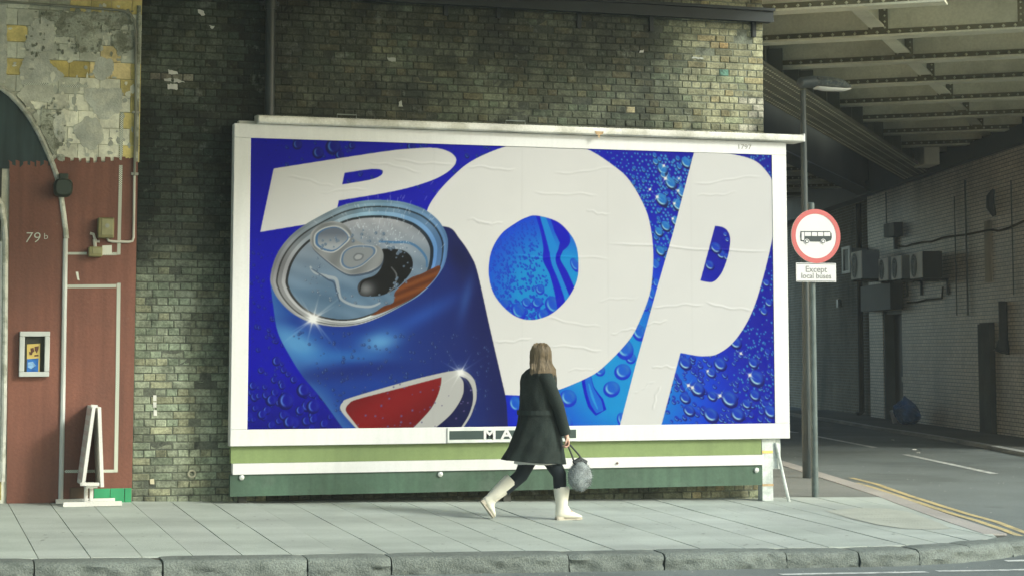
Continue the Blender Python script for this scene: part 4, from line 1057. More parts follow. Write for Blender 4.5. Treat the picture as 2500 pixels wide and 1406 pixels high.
def gradient(x, y):
    """printed backdrop: deep blue at the sides, bright water blue low in the middle and in the O"""
    t1 = np.exp(-(((x - 1490) / 210) ** 2 + ((y - 900) / 260) ** 2)); t2 = np.exp(-(((x - 1330) / 190) ** 2 + ((y - 690) / 190) ** 2)); t3 = np.exp(-(((x - 1620) / 210) ** 2 + ((y - 990) / 170) ** 2)) * .35
    t = np.clip(t1 * .85 + t2 * .95 + t3, 0, 1)[..., None]
    base = rgb(2, 0, 182) + (rgb(0, 0, 160) - rgb(2, 0, 182)) * np.clip((x - 1400) / 400, 0, 1)[..., None]
    mid = base + (rgb(2, 70, 222) - base) * np.clip(t / .5, 0, 1)
    c = mid + (rgb(8, 150, 226) - mid) * np.clip((t - .5) / .5, 0, 1)
    lowdark = np.clip((x < 1000) * (y - 900) / 150, 0, 1)[..., None] * .25
    return c * (1 - lowdark)
img[:] = gradient(PXG, PYG)
# grain of mist on the left
for _ in range(2600):
    x, y = prng.uniform(604, 1260), prng.uniform(336, 1050); r = prng.uniform(1.0, 2.3); sl = win(x, y, r + 1)
    if sl is None: continue
    d = np.hypot(PXG[sl] - x, PYG[sl] - y); k = prng.random(); over(sl, np.clip(r - d, 0, 1) * (.4 if k < .5 else .4), rgb(14, 30, 230) if k < .5 else rgb(0, 0, 120))
B1, D1, L1 = rgb(8, 14, 205), rgb(0, 0, 90), rgb(110, 165, 250)
for _ in range(520):                               # left drops grow towards the bottom
    y = prng.uniform(560, 1045); x = prng.uniform(606, 860); k = max(0, (y - 700) / 350); r = prng.uniform(2, 4) + k * prng.uniform(0, 9)
    if prng.random() < .45: drop(x, y, r, r * prng.uniform(.95, 1.25), prng.uniform(-.3, .3), B1, D1, L1, .75)
for x, y, r in ((742, 950, 15), (700, 976, 18), (766, 990, 15), (664, 975, 12), (690, 940, 8), (733, 1000, 10), (652, 1000, 9), (707, 1028, 13), (765, 1022, 9), (676, 880, 10), (640, 1010, 10), (718, 925, 8), (618, 940, 9), (790, 960, 7), (632, 965, 7)): drop(x, y, r, r * 1.1, .2, B1, D1, L1, .9)
for _ in range(120):
    x = prng.uniform(700, 1250); y = prng.uniform(340, 470); r = prng.uniform(2, 5); drop(x, y, r, r * 1.4, -.5, rgb(8, 40, 205), D1, rgb(60, 190, 235), .8)
for x, y, r in ((727, 352, 11), (778, 372, 13), (815, 357, 17), (830, 378, 10), (1005, 357, 10), (860, 355, 8)): drop(x, y, r, r * 1.05, .1, rgb(6, 10, 180), D1, rgb(90, 170, 235), .9)
# fine regular dots, upper right and right edge
BR, DR, LR = rgb(10, 60, 205), rgb(0, 0, 70), rgb(120, 215, 235)
for j in range(60):
    for i in range(110):
        x = 1425 + i * 9.5 + (j % 2) * 4.8 + prng.normal(0, 1.3); y = 368 + j * 8.2 + prng.normal(0, 1.2) + i * .6
        if y > 430 + (x - 1430) * 1.05 or x > 1700 or y > 640: continue
        if prng.random() < .30: continue
        r = 1.6 + max(0, (x - 1480) / 90) * prng.uniform(.3, 1.1); drop(x, y, r * .8, r * 1.3, -.7, rgb(50, 150, 232), DR, LR, 1, .9)
for _ in range(150):
    x, y = prng.uniform(1540, 1705), prng.uniform(378, 760); r = prng.uniform(2.2, 6.5); drop(x, y, r * .85, r * 1.25, -.6, rgb(24, 110, 222), DR, LR, 1, .85)
for x, y, r in ((1617, 413, 12), (1637, 447, 13), (1615, 487, 14), (1675, 397, 12), (1665, 470, 12), (1655, 500, 13), (1650, 540, 11), (1625, 552, 11), (1608, 566, 10), (1612, 612, 11), (1618, 428, 6), (1600, 395, 7)): drop(x, y, r * .85, r * 1.25, -.7, rgb(26, 130, 222), DR, rgb(200, 244, 248), 1, .9)
for _ in range(420):
    x, y = prng.uniform(1790, 1890), prng.uniform(380, 1000); r = prng.uniform(1.4, 2.6); drop(x, y, r * .8, r * 1.4, -.6, rgb(50, 150, 232), DR, LR, 1, .85)
for _ in range(190):
    x, y = prng.uniform(1610, 1888), prng.uniform(850, 1034); r = prng.uniform(3, 8); drop(x, y, r * .85, r * 1.2, -.6, rgb(8, 50, 215), rgb(0, 0, 110), rgb(140, 222, 242), 1, .7)
for x, y, r in ((1672, 885, 15), (1757, 887, 15), (1795, 835, 14), (1735, 908, 12), (1702, 947, 17), (1780, 972, 19), (1672, 970, 13), (1682, 1000, 14), (1738, 965, 12), (1846, 922, 18), (1842, 963, 13), (1735, 1010, 18), (1800, 1010, 16), (1822, 985, 11), (1880, 1003, 15), (1838, 885, 12), (1870, 690, 8), (1876, 738, 9), (1864, 759, 9), (1760, 620, 11), (1747, 605, 13), (1774, 627, 8), (1732, 647, 11), (1770, 572, 5), (1775, 585, 5)): drop(x, y, r * .85, r * 1.12, -.75, rgb(10, 74, 218), rgb(0, 0, 100), rgb(200, 246, 244), 1, .8)
# drops of the bright water
BB, DB, LB = rgb(20, 140, 226), rgb(2, 30, 205), rgb(150, 220, 240)
for x, y, rx, ry in ((1388, 968, 19, 20), (1494, 946, 19, 18), (1521, 904, 19, 18), (1540, 872, 12, 13), (1560, 808, 15, 20), (1525, 848, 20, 24), (1465, 902, 12, 13), (1378, 1028, 18, 22), (1258, 984, 14, 18), (1520, 1022, 12, 18), (1575, 744, 9, 13), (1590, 716, 8, 15), (1602, 690, 7, 9), (1600, 645, 9, 12)): drop(x, y, rx, ry, -.35, BB, DB, LB, .95)
for _ in range(620):                               # mist in the O
    x, y = prng.uniform(1193, 1352), prng.uniform(535, 775)
    if x > 1300 + (y - 530) * .25: continue
    r = prng.uniform(1.6, 3.4) + max(0, (y - 690) / 90) * prng.uniform(0, 4); drop(x, y, r * .85, r * 1.2, -.4, rgb(4, 86, 222), rgb(2, 20, 190), rgb(90, 190, 240), .7)
for x, y, rx, ry in ((1266, 757, 15, 20), (1350, 742, 17, 22), (1312, 737, 13, 12), (1326, 768, 13, 15), (1285, 737, 10, 12), (1403, 645, 9, 17), (1318, 705, 10, 12), (1230, 742, 14, 13)): drop(x, y, rx, ry, -.45, rgb(10, 120, 226), rgb(2, 30, 205), rgb(130, 215, 240), .9)
def band(pts, w, col, a=1.0):
    P = cr(pts, closed=False, n=10); d = np.gradient(P, axis=0); nrm = np.stack([-d[:, 1], d[:, 0]], 1) / (np.linalg.norm(d, axis=1)[:, None] + 1e-6)
    W = np.interp(np.linspace(0, 1, len(P)), np.linspace(0, 1, len(w)), w)[:, None]
    fill(np.vstack([P + nrm * W, (P - nrm * W)[::-1]]), col, a)
band([(1311, 520), (1325, 565), (1333, 605), (1335, 635), (1350, 670), (1365, 720), (1375, 770)], [5, 6, 7, 10, 8, 10, 12], rgb(2, 16, 205))
band([(1322, 520), (1338, 570), (1350, 610), (1352, 640), (1372, 680), (1395, 740)], [6, 8, 10, 6, 10, 12], rgb(14, 140, 228))
band([(1350, 520), (1368, 560), (1378, 590), (1368, 612), (1362, 635), (1378, 670), (1400, 720)], [10, 16, 14, 6, 6, 9, 10], rgb(2, 6, 200))
band([(1430, 915), (1438, 950), (1455, 985), (1468, 1008)], [12, 14, 21, 15], rgb(2, 14, 205))
band([(1434, 915), (1441, 950), (1456, 984), (1465, 1006)], [7, 9, 14, 9], rgb(12, 110, 224))
band([(1437, 935), (1447, 970), (1460, 1000)], [1, 3, 1], rgb(40, 160, 235))
# letters
PAPER = rgb(236, 235, 234)
P1 = cr([(668.3, 412.4, 1), (837.6, 385.9), (945.6, 369.7), (999.6, 364.3), (1049, 361.7), (1075, 364.3), (1096.8, 371.8), (1109.7, 382.6), (1113.6, 392.4), (1107.6, 406.4), (1088, 423.7), (1053.6, 441), (999.6, 458.2), (934.8, 472.3), (826.8, 490, 1), (818.1, 537.1, 1), (742.5, 549, 1), (635.6, 566.7, 1)])
P1H = cr([(841.2, 422.6, 1), (891.6, 415), (913.2, 412.9), (930.5, 415), (934.8, 420.4), (928.3, 430.2), (902.4, 439.9), (835.2, 451.3, 1)])
OO = cr([(1231.6, 962.9, 1), (1100, 900, 1), (1035, 560), (1043, 514), (1063.5, 477.8), (1099.8, 436.7), (1153, 393.2), (1237.7, 357.4), (1330, 340), (1428.7, 363), (1503.7, 410.1), (1540, 446.4), (1573.8, 506.9), (1588.3, 557.7), (1594.4, 618.1), (1592, 678), (1583.7, 725.4), (1558, 790.8), (1532.5, 833.5), (1481.3, 887.5), (1441.5, 917.4), (1361.8, 951.5), (1300, 964)])
OH = cr([(1310, 526.7), (1358.6, 540.7), (1390, 569.7), (1407, 601), (1412, 640), (1408.8, 682.8), (1390, 722.6), (1361.8, 753.9), (1333.4, 772.3), (1296.4, 781), (1262.3, 773.8), (1233.9, 753.9), (1208.3, 722.6), (1195.5, 688.4), (1193, 650), (1201.4, 608.4), (1225.6, 569.7), (1261.8, 543.1), (1286, 531)])
P2 = cr([(1695.1, 368, 1), (1643.4, 567.9, 1), (1605, 699.8, 1), (1553, 885.4, 1), (1512, 1042, 1), (1613, 1042, 1), (1661, 860.5, 1), (1701.6, 867.8), (1723, 868.6), (1750, 863.8), (1785.4, 839.5), (1817.8, 796.2), (1842, 744.9), (1862, 680), (1879, 611.4), (1890, 555), (1894, 500), (1889, 452.7), (1876.4, 427), (1850.8, 398.9), (1820, 384.8), (1769, 373.8), (1740, 368, 1)])
P2H = cr([(1745.3, 552, 1), (1763.8, 555), (1776.6, 565.4), (1782.5, 585.8), (1777.8, 621.7), (1766, 657.5), (1753.5, 678), (1740.7, 688.3), (1725, 688.8), (1709.5, 685.2, 1)])
fill(OO, PAPER, hole=OH); fill(P2, PAPER, hole=P2H); fill(P1, PAPER, hole=P1H)
# the can
BODY = cr([(660, 690, 1), (667, 746), (678.6, 810.6), (706.3, 866), (738.7, 917), (785, 972.4), (842, 1052, 1), (1240.5, 1052, 1), (1235.7, 977), (1224, 921.6), (1196.4, 801.4), (1166.3, 667.3), (1150, 625.7), (1122.4, 584), (1090, 554), (1000, 560, 1)])
def can_body(x, y):
    # u: 0 at the left flank, 1 at the right one; w: distance below the rim along the axis
    lx = np.interp(y, [690, 746, 810, 866, 917, 972, 1052], [660, 667, 678, 706, 739, 785, 842]); rx = np.interp(y, [554, 584, 626, 667, 801, 922, 977, 1052], [1090, 1122, 1150, 1166, 1196, 1224, 1236, 1240])
    u = np.clip((x - lx) / (rx - lx + 1e-3), 0, 1)
    c = rgb(20, 62, 158) + (rgb(16, 30, 104) - rgb(20, 62, 158)) * np.clip((u - .35) / .6, 0, 1)[..., None]
    c = c + (rgb(60, 112, 184) - c) * (np.clip(1 - u / .10, 0, 1) * .8)[..., None]
    sh = lambda cx, cy, ax, ay, ang: np.exp(-((((x - cx) * math.cos(ang) + (y - cy) * math.sin(ang)) / ax) ** 2 + ((-(x - cx) * math.sin(ang) + (y - cy) * math.cos(ang)) / ay) ** 2))
    c = c + (rgb(92, 158, 216) - c) * np.clip(sh(728, 842, 78, 34, .55) * 1.1, 0, 1)[..., None]
    c = c + (rgb(50, 120, 200) - c) * np.clip(sh(850, 872, 120, 18, .05) * .8, 0, 1)[..., None]
    c = c + (rgb(104, 170, 222) - c) * np.clip(sh(928, 832, 46, 26, -.25), 0, 1)[..., None]
    c = c + (rgb(16, 34, 120) - c) * np.clip(sh(860, 905, 190, 22, -.12) * .75, 0, 1)[..., None]
    c = c + (rgb(18, 44, 140) - c) * np.clip(sh(800, 792, 120, 14, .1) * .6, 0, 1)[..., None]
    c = c + (rgb(40, 92, 190) - c) * np.clip(sh(1030, 770, 110, 20, -.5) * .6, 0, 1)[..., None]
    c = c + (rgb(10, 16, 70) - c) * np.clip(sh(1125, 625, 45, 26, .9) * .9, 0, 1)[..., None]
    c = c + (rgb(58, 110, 190) - c) * np.clip(sh(1140, 720, 12, 56, .25) * .7, 0, 1)[..., None]
    c = c + (rgb(12, 18, 84) - c) * np.clip((u - .86) / .12, 0, 1)[..., None] * .55
    return c
fill(BODY, can_body)
for _ in range(330):
    x, y = prng.uniform(690, 1200), prng.uniform(810, 1040); r = prng.uniform(1.6, 4.6)
    if x < 690 + (y - 800) * .55 + 15 or x > 1190 + (y - 800) * .15: continue
    drop(x, y, r, r, 0, can_body(np.array([[x]]), np.array([[y]]))[0, 0], rgb(8, 20, 90), rgb(150, 195, 230), .8)
RIM = [(660, 676.6), (672.4, 629.3), (699.7, 587), (743.3, 549.7), (823, 507.3), (876.5, 492.4), (926.3, 488.7), (976, 492.4), (1013.4, 502.4), (1043.3, 516), (1073, 542.2), (1090.6, 574.6), (1093, 604.4), (1085.6, 644.3), (1063.2, 681.6), (1025.9, 719), (976, 748.8), (926.3, 773.7), (876.5, 791.1), (826.7, 796.6), (779.4, 791), (739.6, 778.7), (704.7, 756.3), (677.3, 726.4), (663.6, 699)]
RC = np.array([877.0, 642.0])
def rim(k, off=(0, 0)): return cr([tuple((np.array(p) - RC) * k + RC + np.array(off)) for p in RIM])
def rimcol(bright):
    def f(x, y):
        a = np.arctan2(y - RC[1], x - RC[0]); top = np.clip(-np.sin(a), 0, 1)[..., None]; left = np.clip(-np.cos(a), 0, 1)[..., None]; bot = np.clip(np.sin(a), 0, 1)[..., None]; right = np.clip(np.cos(a), 0, 1)[..., None]
        wob = (.5 + .5 * np.sin(a * 9 + x * .03))[..., None] * .06
        c = rgb(124, 124, 128) * left ** .7 + rgb(116, 146, 166) * top ** 1.2 + rgb(76, 116, 170) * right ** 2 + rgb(190, 194, 196) * bot ** 1.1
        return np.clip(c / np.clip(left ** .7 + top ** 1.2 + right ** 2 + bot ** 1.1, .6, 3) * bright + wob, 0, 1)
    return f
lid_sl = pmask(P1)
fill(rim(1.0), rimcol(1.0)); fill(rim(.972, (1, 3)), rimcol(1.12)); fill(rim(.945, (2, 6)), rimcol(.42)); fill(rim(.925, (2, 7)), rimcol(.95)); fill(rim(.875, (1, 9)), rimcol(1.25)); fill(rim(.835, (1, 12)), rimcol(.30))
def lid(x, y):
    t = np.clip((y - 540) / 240, 0, 1)[..., None]; c = rgb(168, 171, 178) + (rgb(98, 126, 154) - rgb(168, 171, 178)) * np.clip(t * 1.4, 0, 1)
    n = (np.sin(x * .031 + y * .02) * np.sin(y * .037 - x * .012) + .5 * np.sin(x * .09 - y * .16 + 3 * np.sin(x * .02)))[..., None] * .035
    return np.clip(c + n, 0, 1)
fill(rim(.80, (0, 13)), lid)
band([(757, 650), (768, 665), (800, 676), (820, 682), (826, 706), (834, 730), (865, 745), (905, 748), (930, 738)], [2, 3, 4, 4, 4, 3, 3, 3, 2], rgb(182, 188, 194), .8)
band([(760, 656), (800, 682), (815, 690), (822, 712), (830, 738)], [1, 2, 2, 2, 1], rgb(52, 70, 96), .8)
band([(925, 590), (960, 592), (995, 593), (1020, 605), (1040, 630), (1042, 655)], [2, 3, 3, 3, 3, 2], rgb(66, 118, 166), .9)
for _ in range(260):
    x, y = prng.normal(930, 75), prng.normal(575, 45); sl = win(x, y, 4)
    if sl is not None and ((x - 877) / 175) ** 2 + ((y - 655) / 118) ** 2 < .9: over(sl, np.clip(prng.uniform(.8, 2.2) - np.hypot(PXG[sl] - x, PYG[sl] - y), 0, 1) * .7, rgb(225, 232, 238))
fill(cr([(933, 609), (955, 608), (985, 612), (1003, 626), (1008, 645), (1003, 665), (985, 688), (965, 705), (935, 720), (905, 724), (880, 720), (873, 700), (885, 683), (915, 672), (932, 650), (936, 625)]), lambda x, y: rgb(14, 14, 16) + (rgb(120, 122, 126) - rgb(14, 14, 16)) * np.exp(-(((x - 893) / 22) ** 2 + ((y - 705) / 18) ** 2))[..., None])
band([(878, 712), (884, 690), (905, 680), (925, 676)], [1.5, 2, 2, 1], rgb(10, 10, 12))
band([(955, 652), (968, 672), (962, 700), (945, 716)], [1, 1.6, 1.6, 1], rgb(150, 152, 156), .7)
fill(cr([(1070, 648, 1), (1076, 655), (1062, 680), (1030, 712), (980, 742), (930, 764), (905, 771, 1), (935, 748), (960, 738), (965, 712), (1000, 680), (1030, 668)]), lambda x, y: rgb(96, 46, 18) + (rgb(150, 86, 38) - rgb(96, 46, 18)) * (.5 + .5 * np.sin(x * .12 + y * .3))[..., None] * .6)
# ring pull
TAB = cr([(757, 585), (762, 565), (785, 547), (812, 541), (838, 547), (855, 562), (868, 585), (900, 600), (925, 602), (936, 622), (930, 645), (905, 662), (870, 670), (845, 668), (815, 650), (780, 622), (762, 603)])
fill(TAB + np.array([2, 5]), rgb(40, 52, 72), .6)
fill(TAB, lambda x, y: np.clip(rgb(150, 152, 154) + (np.sin(x * .08 - y * .06) * .06)[..., None], 0, 1))
def ringline(poly, w, col, a=1):
    c = poly.mean(0); k = 1 - w / 40; fill(poly, col, a); return (poly - c) * k + c
fill((TAB - TAB.mean(0)) * .955 + TAB.mean(0), lambda x, y: np.clip(rgb(134, 137, 140) + (np.sin(x * .09 + y * .05) * .05)[..., None], 0, 1))
H1 = cr([(770, 592), (773, 572), (795, 558), (822, 555), (842, 566), (851, 582), (838, 598), (815, 614), (792, 612), (775, 602)])
fill((H1 - H1.mean(0)) * 1.10 + H1.mean(0), rgb(192, 194, 194)); fill(H1, rgb(70, 112, 156)); fill((H1 - H1.mean(0)) * .90 + H1.mean(0) + np.array([2, -1]), lambda x, y: rgb(104, 112, 126) + (rgb(168, 174, 180) - rgb(104, 112, 126)) * np.clip((y - 570) / 30, 0, 1)[..., None])
H2 = cr([(833, 635), (840, 615), (860, 603), (885, 600), (912, 604), (916, 618), (900, 635), (880, 650), (855, 657), (838, 650)])
fill((H2 - H2.mean(0)) * 1.08 + H2.mean(0), rgb(180, 184, 188), .9); fill(H2, rgb(92, 120, 152)); fill((H2 - H2.mean(0)) * .88 + H2.mean(0), rgb(140, 145, 150))
fill(cr([(862, 628), (872, 618), (888, 622), (884, 634), (868, 638)]), rgb(112, 117, 124)); fill(cr([(866, 628), (874, 622), (884, 625), (880, 632), (870, 634)]), rgb(164, 168, 172))
for _ in range(110):                               # fizz spraying up
    x = prng.normal(930, 60); y = prng.normal(530, 35); l = prng.uniform(4, 12); band([(x, y), (x + (x - 930) * .06, y - l)], [.6, .9], rgb(220, 230, 240), .45)
for _ in range(90):
    a = prng.uniform(0, 2 * math.pi); k = prng.uniform(.55, .8); x, y = 877 + math.cos(a) * 175 * k, 655 + math.sin(a) * 118 * k; r = prng.uniform(1.5, 4)
    drop(x, y, r, r, 0, rgb(120, 146, 170), rgb(50, 66, 92), rgb(225, 232, 238), .9)
# emblem
fill(cr([(830.4, 992.5), (836.8, 981.4), (855.2, 970.4), (984, 932.7), (1057.6, 914.3), (1103.6, 905), (1129.4, 904.2), (1145.9, 912.4), (1157.9, 928), (1162.8, 948.3), (1162.5, 974), (1157, 992.5), (1146.8, 1018.2), (1125, 1052, 1), (876, 1052, 1), (842.3, 1014.6), (833, 1001.7)]), rgb(196, 196, 194))
fill(cr([(844.2, 996.2), (851.5, 985), (873.6, 973.2), (984, 944.6), (1078.2, 919.8, 1), (1076, 939), (1066.8, 968.6), (1048.4, 1001.7), (1001, 1052, 1), (882, 1052, 1), (855.2, 1018), (846, 1005.5)]), lambda x, y: rgb(138, 16, 22) + (rgb(112, 10, 16) - rgb(138, 16, 22)) * (.5 + .5 * np.sin(x * .02 + y * .03))[..., None])
fill(cr([(1121, 916.7, 1), (1138.6, 923.5), (1149.6, 939), (1154.7, 959.4), (1153.3, 985), (1142, 1016.4), (1119, 1052, 1), (1052, 1052, 1), (1094.4, 1016.4), (1116.5, 988.8), (1129.4, 963), (1132, 942.8), (1129.4, 928)]), rgb(14, 20, 76))
for _ in range(40):
    x, y = prng.uniform(870, 1150), prng.uniform(935, 1040); r = prng.uniform(1.2, 2.6); drop(x, y, r, r, 0, rgb(110, 90, 140), rgb(60, 50, 120), rgb(225, 220, 225), .8)
sparkle(764, 778, 70, 1, 4, .25); sparkle(764, 778, 120, .55, 2, .9); sparkle(1124, 908, 62, .9, 2, .52); sparkle(1124, 908, 90, .35, 2, 1.0)
for x, y, r in ((1620, 405, 22), (1624, 436, 30), (1604, 481, 26), (1655, 466, 22), (1646, 497, 20), (1586, 463, 18), (1642, 534, 18), (1680, 940, 26), (1690, 945, 26), (1757, 965, 28), (1830, 915, 30), (1808, 862, 20), (1727, 905, 18), (1657, 436, 14)): sparkle(x, y, r, .8, 2, .6, (1, .98, .95))
# dog-eared print shade where the bill-paper sheets overlap stays out: only colour is printed here
albedo = np.where(img <= .04045, img / 12.92, ((img + .055) / 1.055) ** 2.4).astype(np.float32)
albedo = albedo * .545
albedo = (albedo[0::2, 0::2][:CH // 2, :CW // 2] + albedo[1::2, 0::2][:CH // 2, :CW // 2] + albedo[0::2, 1::2][:CH // 2, :CW // 2] + albedo[1::2, 1::2][:CH // 2, :CW // 2]) / 4
NXP, NZP = 900, 460
gx, gz_ = np.meshgrid(np.linspace(PX0 - .004, PX1 + .004, NXP), np.linspace(PZ0 - .004, PZ1 + .004, NZP))
YP = YF + .012
pts = np.stack([gx.ravel(), np.full(gx.size, YP), gz_.ravel()], 1)
q = pts - _C; zz = q @ _fw; ppx = PPX + FPX * (q @ _rt) / zz; ppy = PPY - FPX * (q @ _up) / zz
fx = np.clip(ppx - CX0 - .5, 0, albedo.shape[1] - 2); fy = np.clip(ppy - CY0 - .5, 0, albedo.shape[0] - 2)
ix, iy = fx.astype(int), fy.astype(int); tx, ty = (fx - ix)[:, None], (fy - iy)[:, None]
pcol = (albedo[iy, ix] * (1 - tx) + albedo[iy, ix + 1] * tx) * (1 - ty) + (albedo[iy + 1, ix] * (1 - tx) + albedo[iy + 1, ix + 1] * tx) * ty
# paste creases: low ridges in the paper
ridge = np.zeros(len(pts))
CRE = [((1480, 596), (1890, 616), 1.5), ((1250, 625), (1490, 632), 1.0), ((1590, 748), (1720, 744), 1.2), ((1720, 740), (1840, 760), 1.2), ((1490, 815), (1560, 800), 1.2), ((1560, 800), (1630, 780), 1.1), ((1140, 408), (1260, 414), 1.1), ((1350, 425), (1510, 410), 1.0), ((1300, 470), (1460, 478), .9), ((960, 390), (1110, 405), 1.1), ((900, 395), (1030, 420), .8), ((1205, 835), (1300, 828), 1.2), ((1340, 842), (1470, 855), 1.2), ((1160, 545), (1230, 545), .9), ((1590, 893), (1650, 898), 1.2), ((1690, 450), (1860, 430), 1.0), ((1700, 480), (1800, 470), .8), ((700, 430), (820, 455), .9), ((780, 470), (900, 460), .8), ((1430, 515), (1490, 525), .9), ((1460, 735), (1560, 725), .8), ((1330, 775), (1470, 800), .8), ((1140, 535), (1200, 546), .8), ((1385, 905), (1460, 898), .8), ((1545, 960), (1600, 930), .8), ((1590, 1000), (1612, 940), .8)]
for (ax_, ay_), (bx_, by_), s in CRE:
    dx, dy = bx_ - ax_, by_ - ay_; L2 = dx * dx + dy * dy; t = ((ppx - ax_) * dx + (ppy - ay_) * dy) / L2
    wob = 2.2 * np.sin(t * 7 + ax_) + 1.2 * np.sin(t * 17 + ay_)
    dist = ((ppx - ax_) * -dy + (ppy - ay_) * dx) / math.sqrt(L2) - wob
    m = np.clip(t * 8, 0, 1) * np.clip((1 - t) * 8, 0, 1)
    ridge += s * .0035 * np.exp(-(dist / 2.6) ** 2) * m
lown = np.sin(gx.ravel() * 2.1 + np.sin(gz_.ravel() * 3.3)) * np.sin(gz_.ravel() * 2.7 + 1) * .0012
for k, xx in enumerate(np.linspace(PX0, PX1, 7)[1:-1]): ridge += .0009 * (1 / (1 + np.exp(-(gx.ravel() - xx) / .004)))   # overlapping sheet edges
pts[:, 1] -= np.clip(ridge + lown, -.003, .0095)
me = bpy.data.meshes.new('poster'); nv = len(pts); nf = (NXP - 1) * (NZP - 1)
me.vertices.add(nv); me.vertices.foreach_set('co', (pts - ROOT_AT[bb]).astype(np.float32).ravel())
ii = (np.arange(NZP - 1)[:, None] * NXP + np.arange(NXP - 1)[None, :]).ravel()
loops = np.stack([ii, ii + 1, ii + NXP + 1, ii + NXP], 1).ravel().astype(np.int32)
me.loops.add(nf * 4); me.loops.foreach_set('vertex_index', loops)
me.polygons.add(nf); me.polygons.foreach_set('loop_start', np.arange(0, nf * 4, 4, dtype=np.int32)); me.polygons.foreach_set('use_smooth', np.ones(nf, bool))
me.update(calc_edges=True)
ca = me.color_attributes.new('Col', 'FLOAT_COLOR', 'POINT'); c4 = np.ones((nv, 4), np.float32); c4[:, :3] = pcol; ca.data.foreach_set('color', c4.ravel())
me.materials.append(mat('printed_paper', None, rough=.6, var=.03, scale=3, source='attr', spec=.08, bump=.06, bscale=120))
po = bpy.data.objects.new('poster', me); link(po, bb)
po['label'] = 'blue drinks poster with huge white letters POP and an open can'
# ================================================================== painted shop front on the left
YS = 19.985                                        # face of the shop front
def fx(x, y=700): return float(onY(x, y, YS)[0])
def fz(y, x=200): return float(onY(x, y, YS)[2])
sf = empty('shop_front', (1.6, YS, G(1.6, YS)), 'old tiled shop front, flaking cream above and red painted below, with an arch', 'building')
M_RED = mat('oxide_red_paint', (.165, .064, .041), rough=.5, var=.20, scale=2.2, fine=.10, bscale=38, streak=.22, bump=.22, spec=.35, overlay=(((.115, .052, .036), 1.2, .50, .72, 3.3, .6), ((.30, .20, .15), 9, .66, .76, 7.2, .5), ((.06, .04, .03), 5, .66, .76, 2.4, .5)))
M_PLAST = mat('flaking_plaster', (.52, .53, .44), rough=.9, var=.3, scale=8, fine=.06, bscale=60, bump=.4, col2=(.62, .63, .53))
M_PLASTG = mat('grey_plaster_patch', (.46, .48, .42), rough=.9, var=.30, scale=9, fine=.08, bscale=60, bump=.4, col2=(.56, .57, .48), streak=.14)
M_PLASTD = mat('stained_plaster_patch', (.36, .38, .31), rough=.9, var=.3, scale=9, fine=.2, bscale=60, bump=.6, col2=(.19, .20, .15))
M_TILE = mat('old_glazed_tile', None, rough=.7, var=.34, scale=13, fine=.10, bscale=40, bump=.3, source='object', spec=.35)
M_TEAL = mat('dark_teal_boarding', (.030, .052, .054), rough=.6, var=.35, scale=3, streak=.45)
M_TRIM = mat('chipped_cream_bead', (.48, .49, .43), rough=.7, var=.25, scale=9, col2=(.30, .31, .25), bump=.3)
mb = MB(); mb.box(-6.0, XF - .004, YS + .012, YS + .6, -.5, 6.6); mb.build('plaster_wall', M_PLAST, sf)
# tiles of the upper wall: 37 px courses
def tile_color(px, py):
    yel = (.60, .50, .19); ora = (.66, .54, .27); cream = (.70, .70, .57); gg = (.50, .52, .43); drk = (.36, .38, .30)
    if py < 18 and px > 175: return yel
    if 18 < px < 56 and 20 < py < 168: return yel
    if px > 296 and py > 148: return yel if py < 395 else cream
    if 120 < px < 205 and 133 < py < 208: return (.46, .37, .12)
    if 200 < px < 300 and 133 < py < 208: return ora
    if py > 210: return cream if (px > 150 or py < 260) else gg
    if py < 55 and px > 90: return drk
    return gg if random.random() < .6 else (.58, .60, .49)
tw_, th_ = .205, .1675
zt0 = fz(394)
row = 0; z = zt0 + .003
ARCH = [(-20, 205), (0, 213), (25, 232), (50, 258), (75, 291), (97, 330), (115, 370), (130, 405), (140, 435), (148, 470), (155, 520), (160, 560), (162, 583)]
def arch_x(py): return float(np.interp(py, [p[1] for p in ARCH], [p[0] for p in ARCH])) if py > 205 else -999
tmesh = {}
while z < 6.0:
    x = fx(343, 300) - .004 - (.5 * tw_ if row % 2 else 0)
    if row % 2: spans = [(fx(343, 300) - .004 - tw_ * .5, fx(343, 300) - .004)]
    else: spans = []
    while x > -.4: spans.append((x - tw_, x)); x -= tw_
    for a, b in spans:
        c = ((a + b) / 2, YS, z + th_ / 2); px, py = proj(c)
        if px < arch_x(py) + 22 and py > 190: continue
        if py < -60 or px < -60: continue
        key = round((b - a) / .02)
        if key not in tmesh:
            m_ = MB(); m_.box(-(b - a) / 2 + .002, (b - a) / 2 - .002, 0, .03, -th_ / 2 + .002, th_ / 2 - .002, bev=.003)
            me = bpy.data.meshes.new('tile'); me.from_pydata(m_.v, [], m_.f); me.materials.append(M_TILE); me.update(); tmesh[key] = me
        o = bpy.data.objects.new('tile', tmesh[key]); COL.objects.link(o); o.parent = sf
        o.location = tuple(np.array(c) + np.array((0, random.gauss(0, .0012) - .004, 0)) - ROOT_AT[sf]); o.rotation_euler = (random.gauss(0, .006), 0, random.gauss(0, .004))
        k = random.uniform(.85, 1.1); o.color = (*(np.array(tile_color(px, py)) * k), 1)
    z += th_; row += 1
def rough_blob(cx, cy, rx, ry, n=56, seed=1, j=.16):
    out = []
    for k in range(n):
        t = 2 * math.pi * k / n; q = 1 + j * (1.6 * mnoise.noise(Vector((math.cos(t) * 1.2, math.sin(t) * 1.2, seed * 3.7))) + .9 * mnoise.noise(Vector((math.cos(t) * 3.5, math.sin(t) * 3.5, seed * 1.9))) + .5 * mnoise.noise(Vector((math.cos(t) * 9, math.sin(t) * 9, seed))))
        out.append((cx + rx * math.cos(t) * q, cy + ry * math.sin(t) * q))
    return out
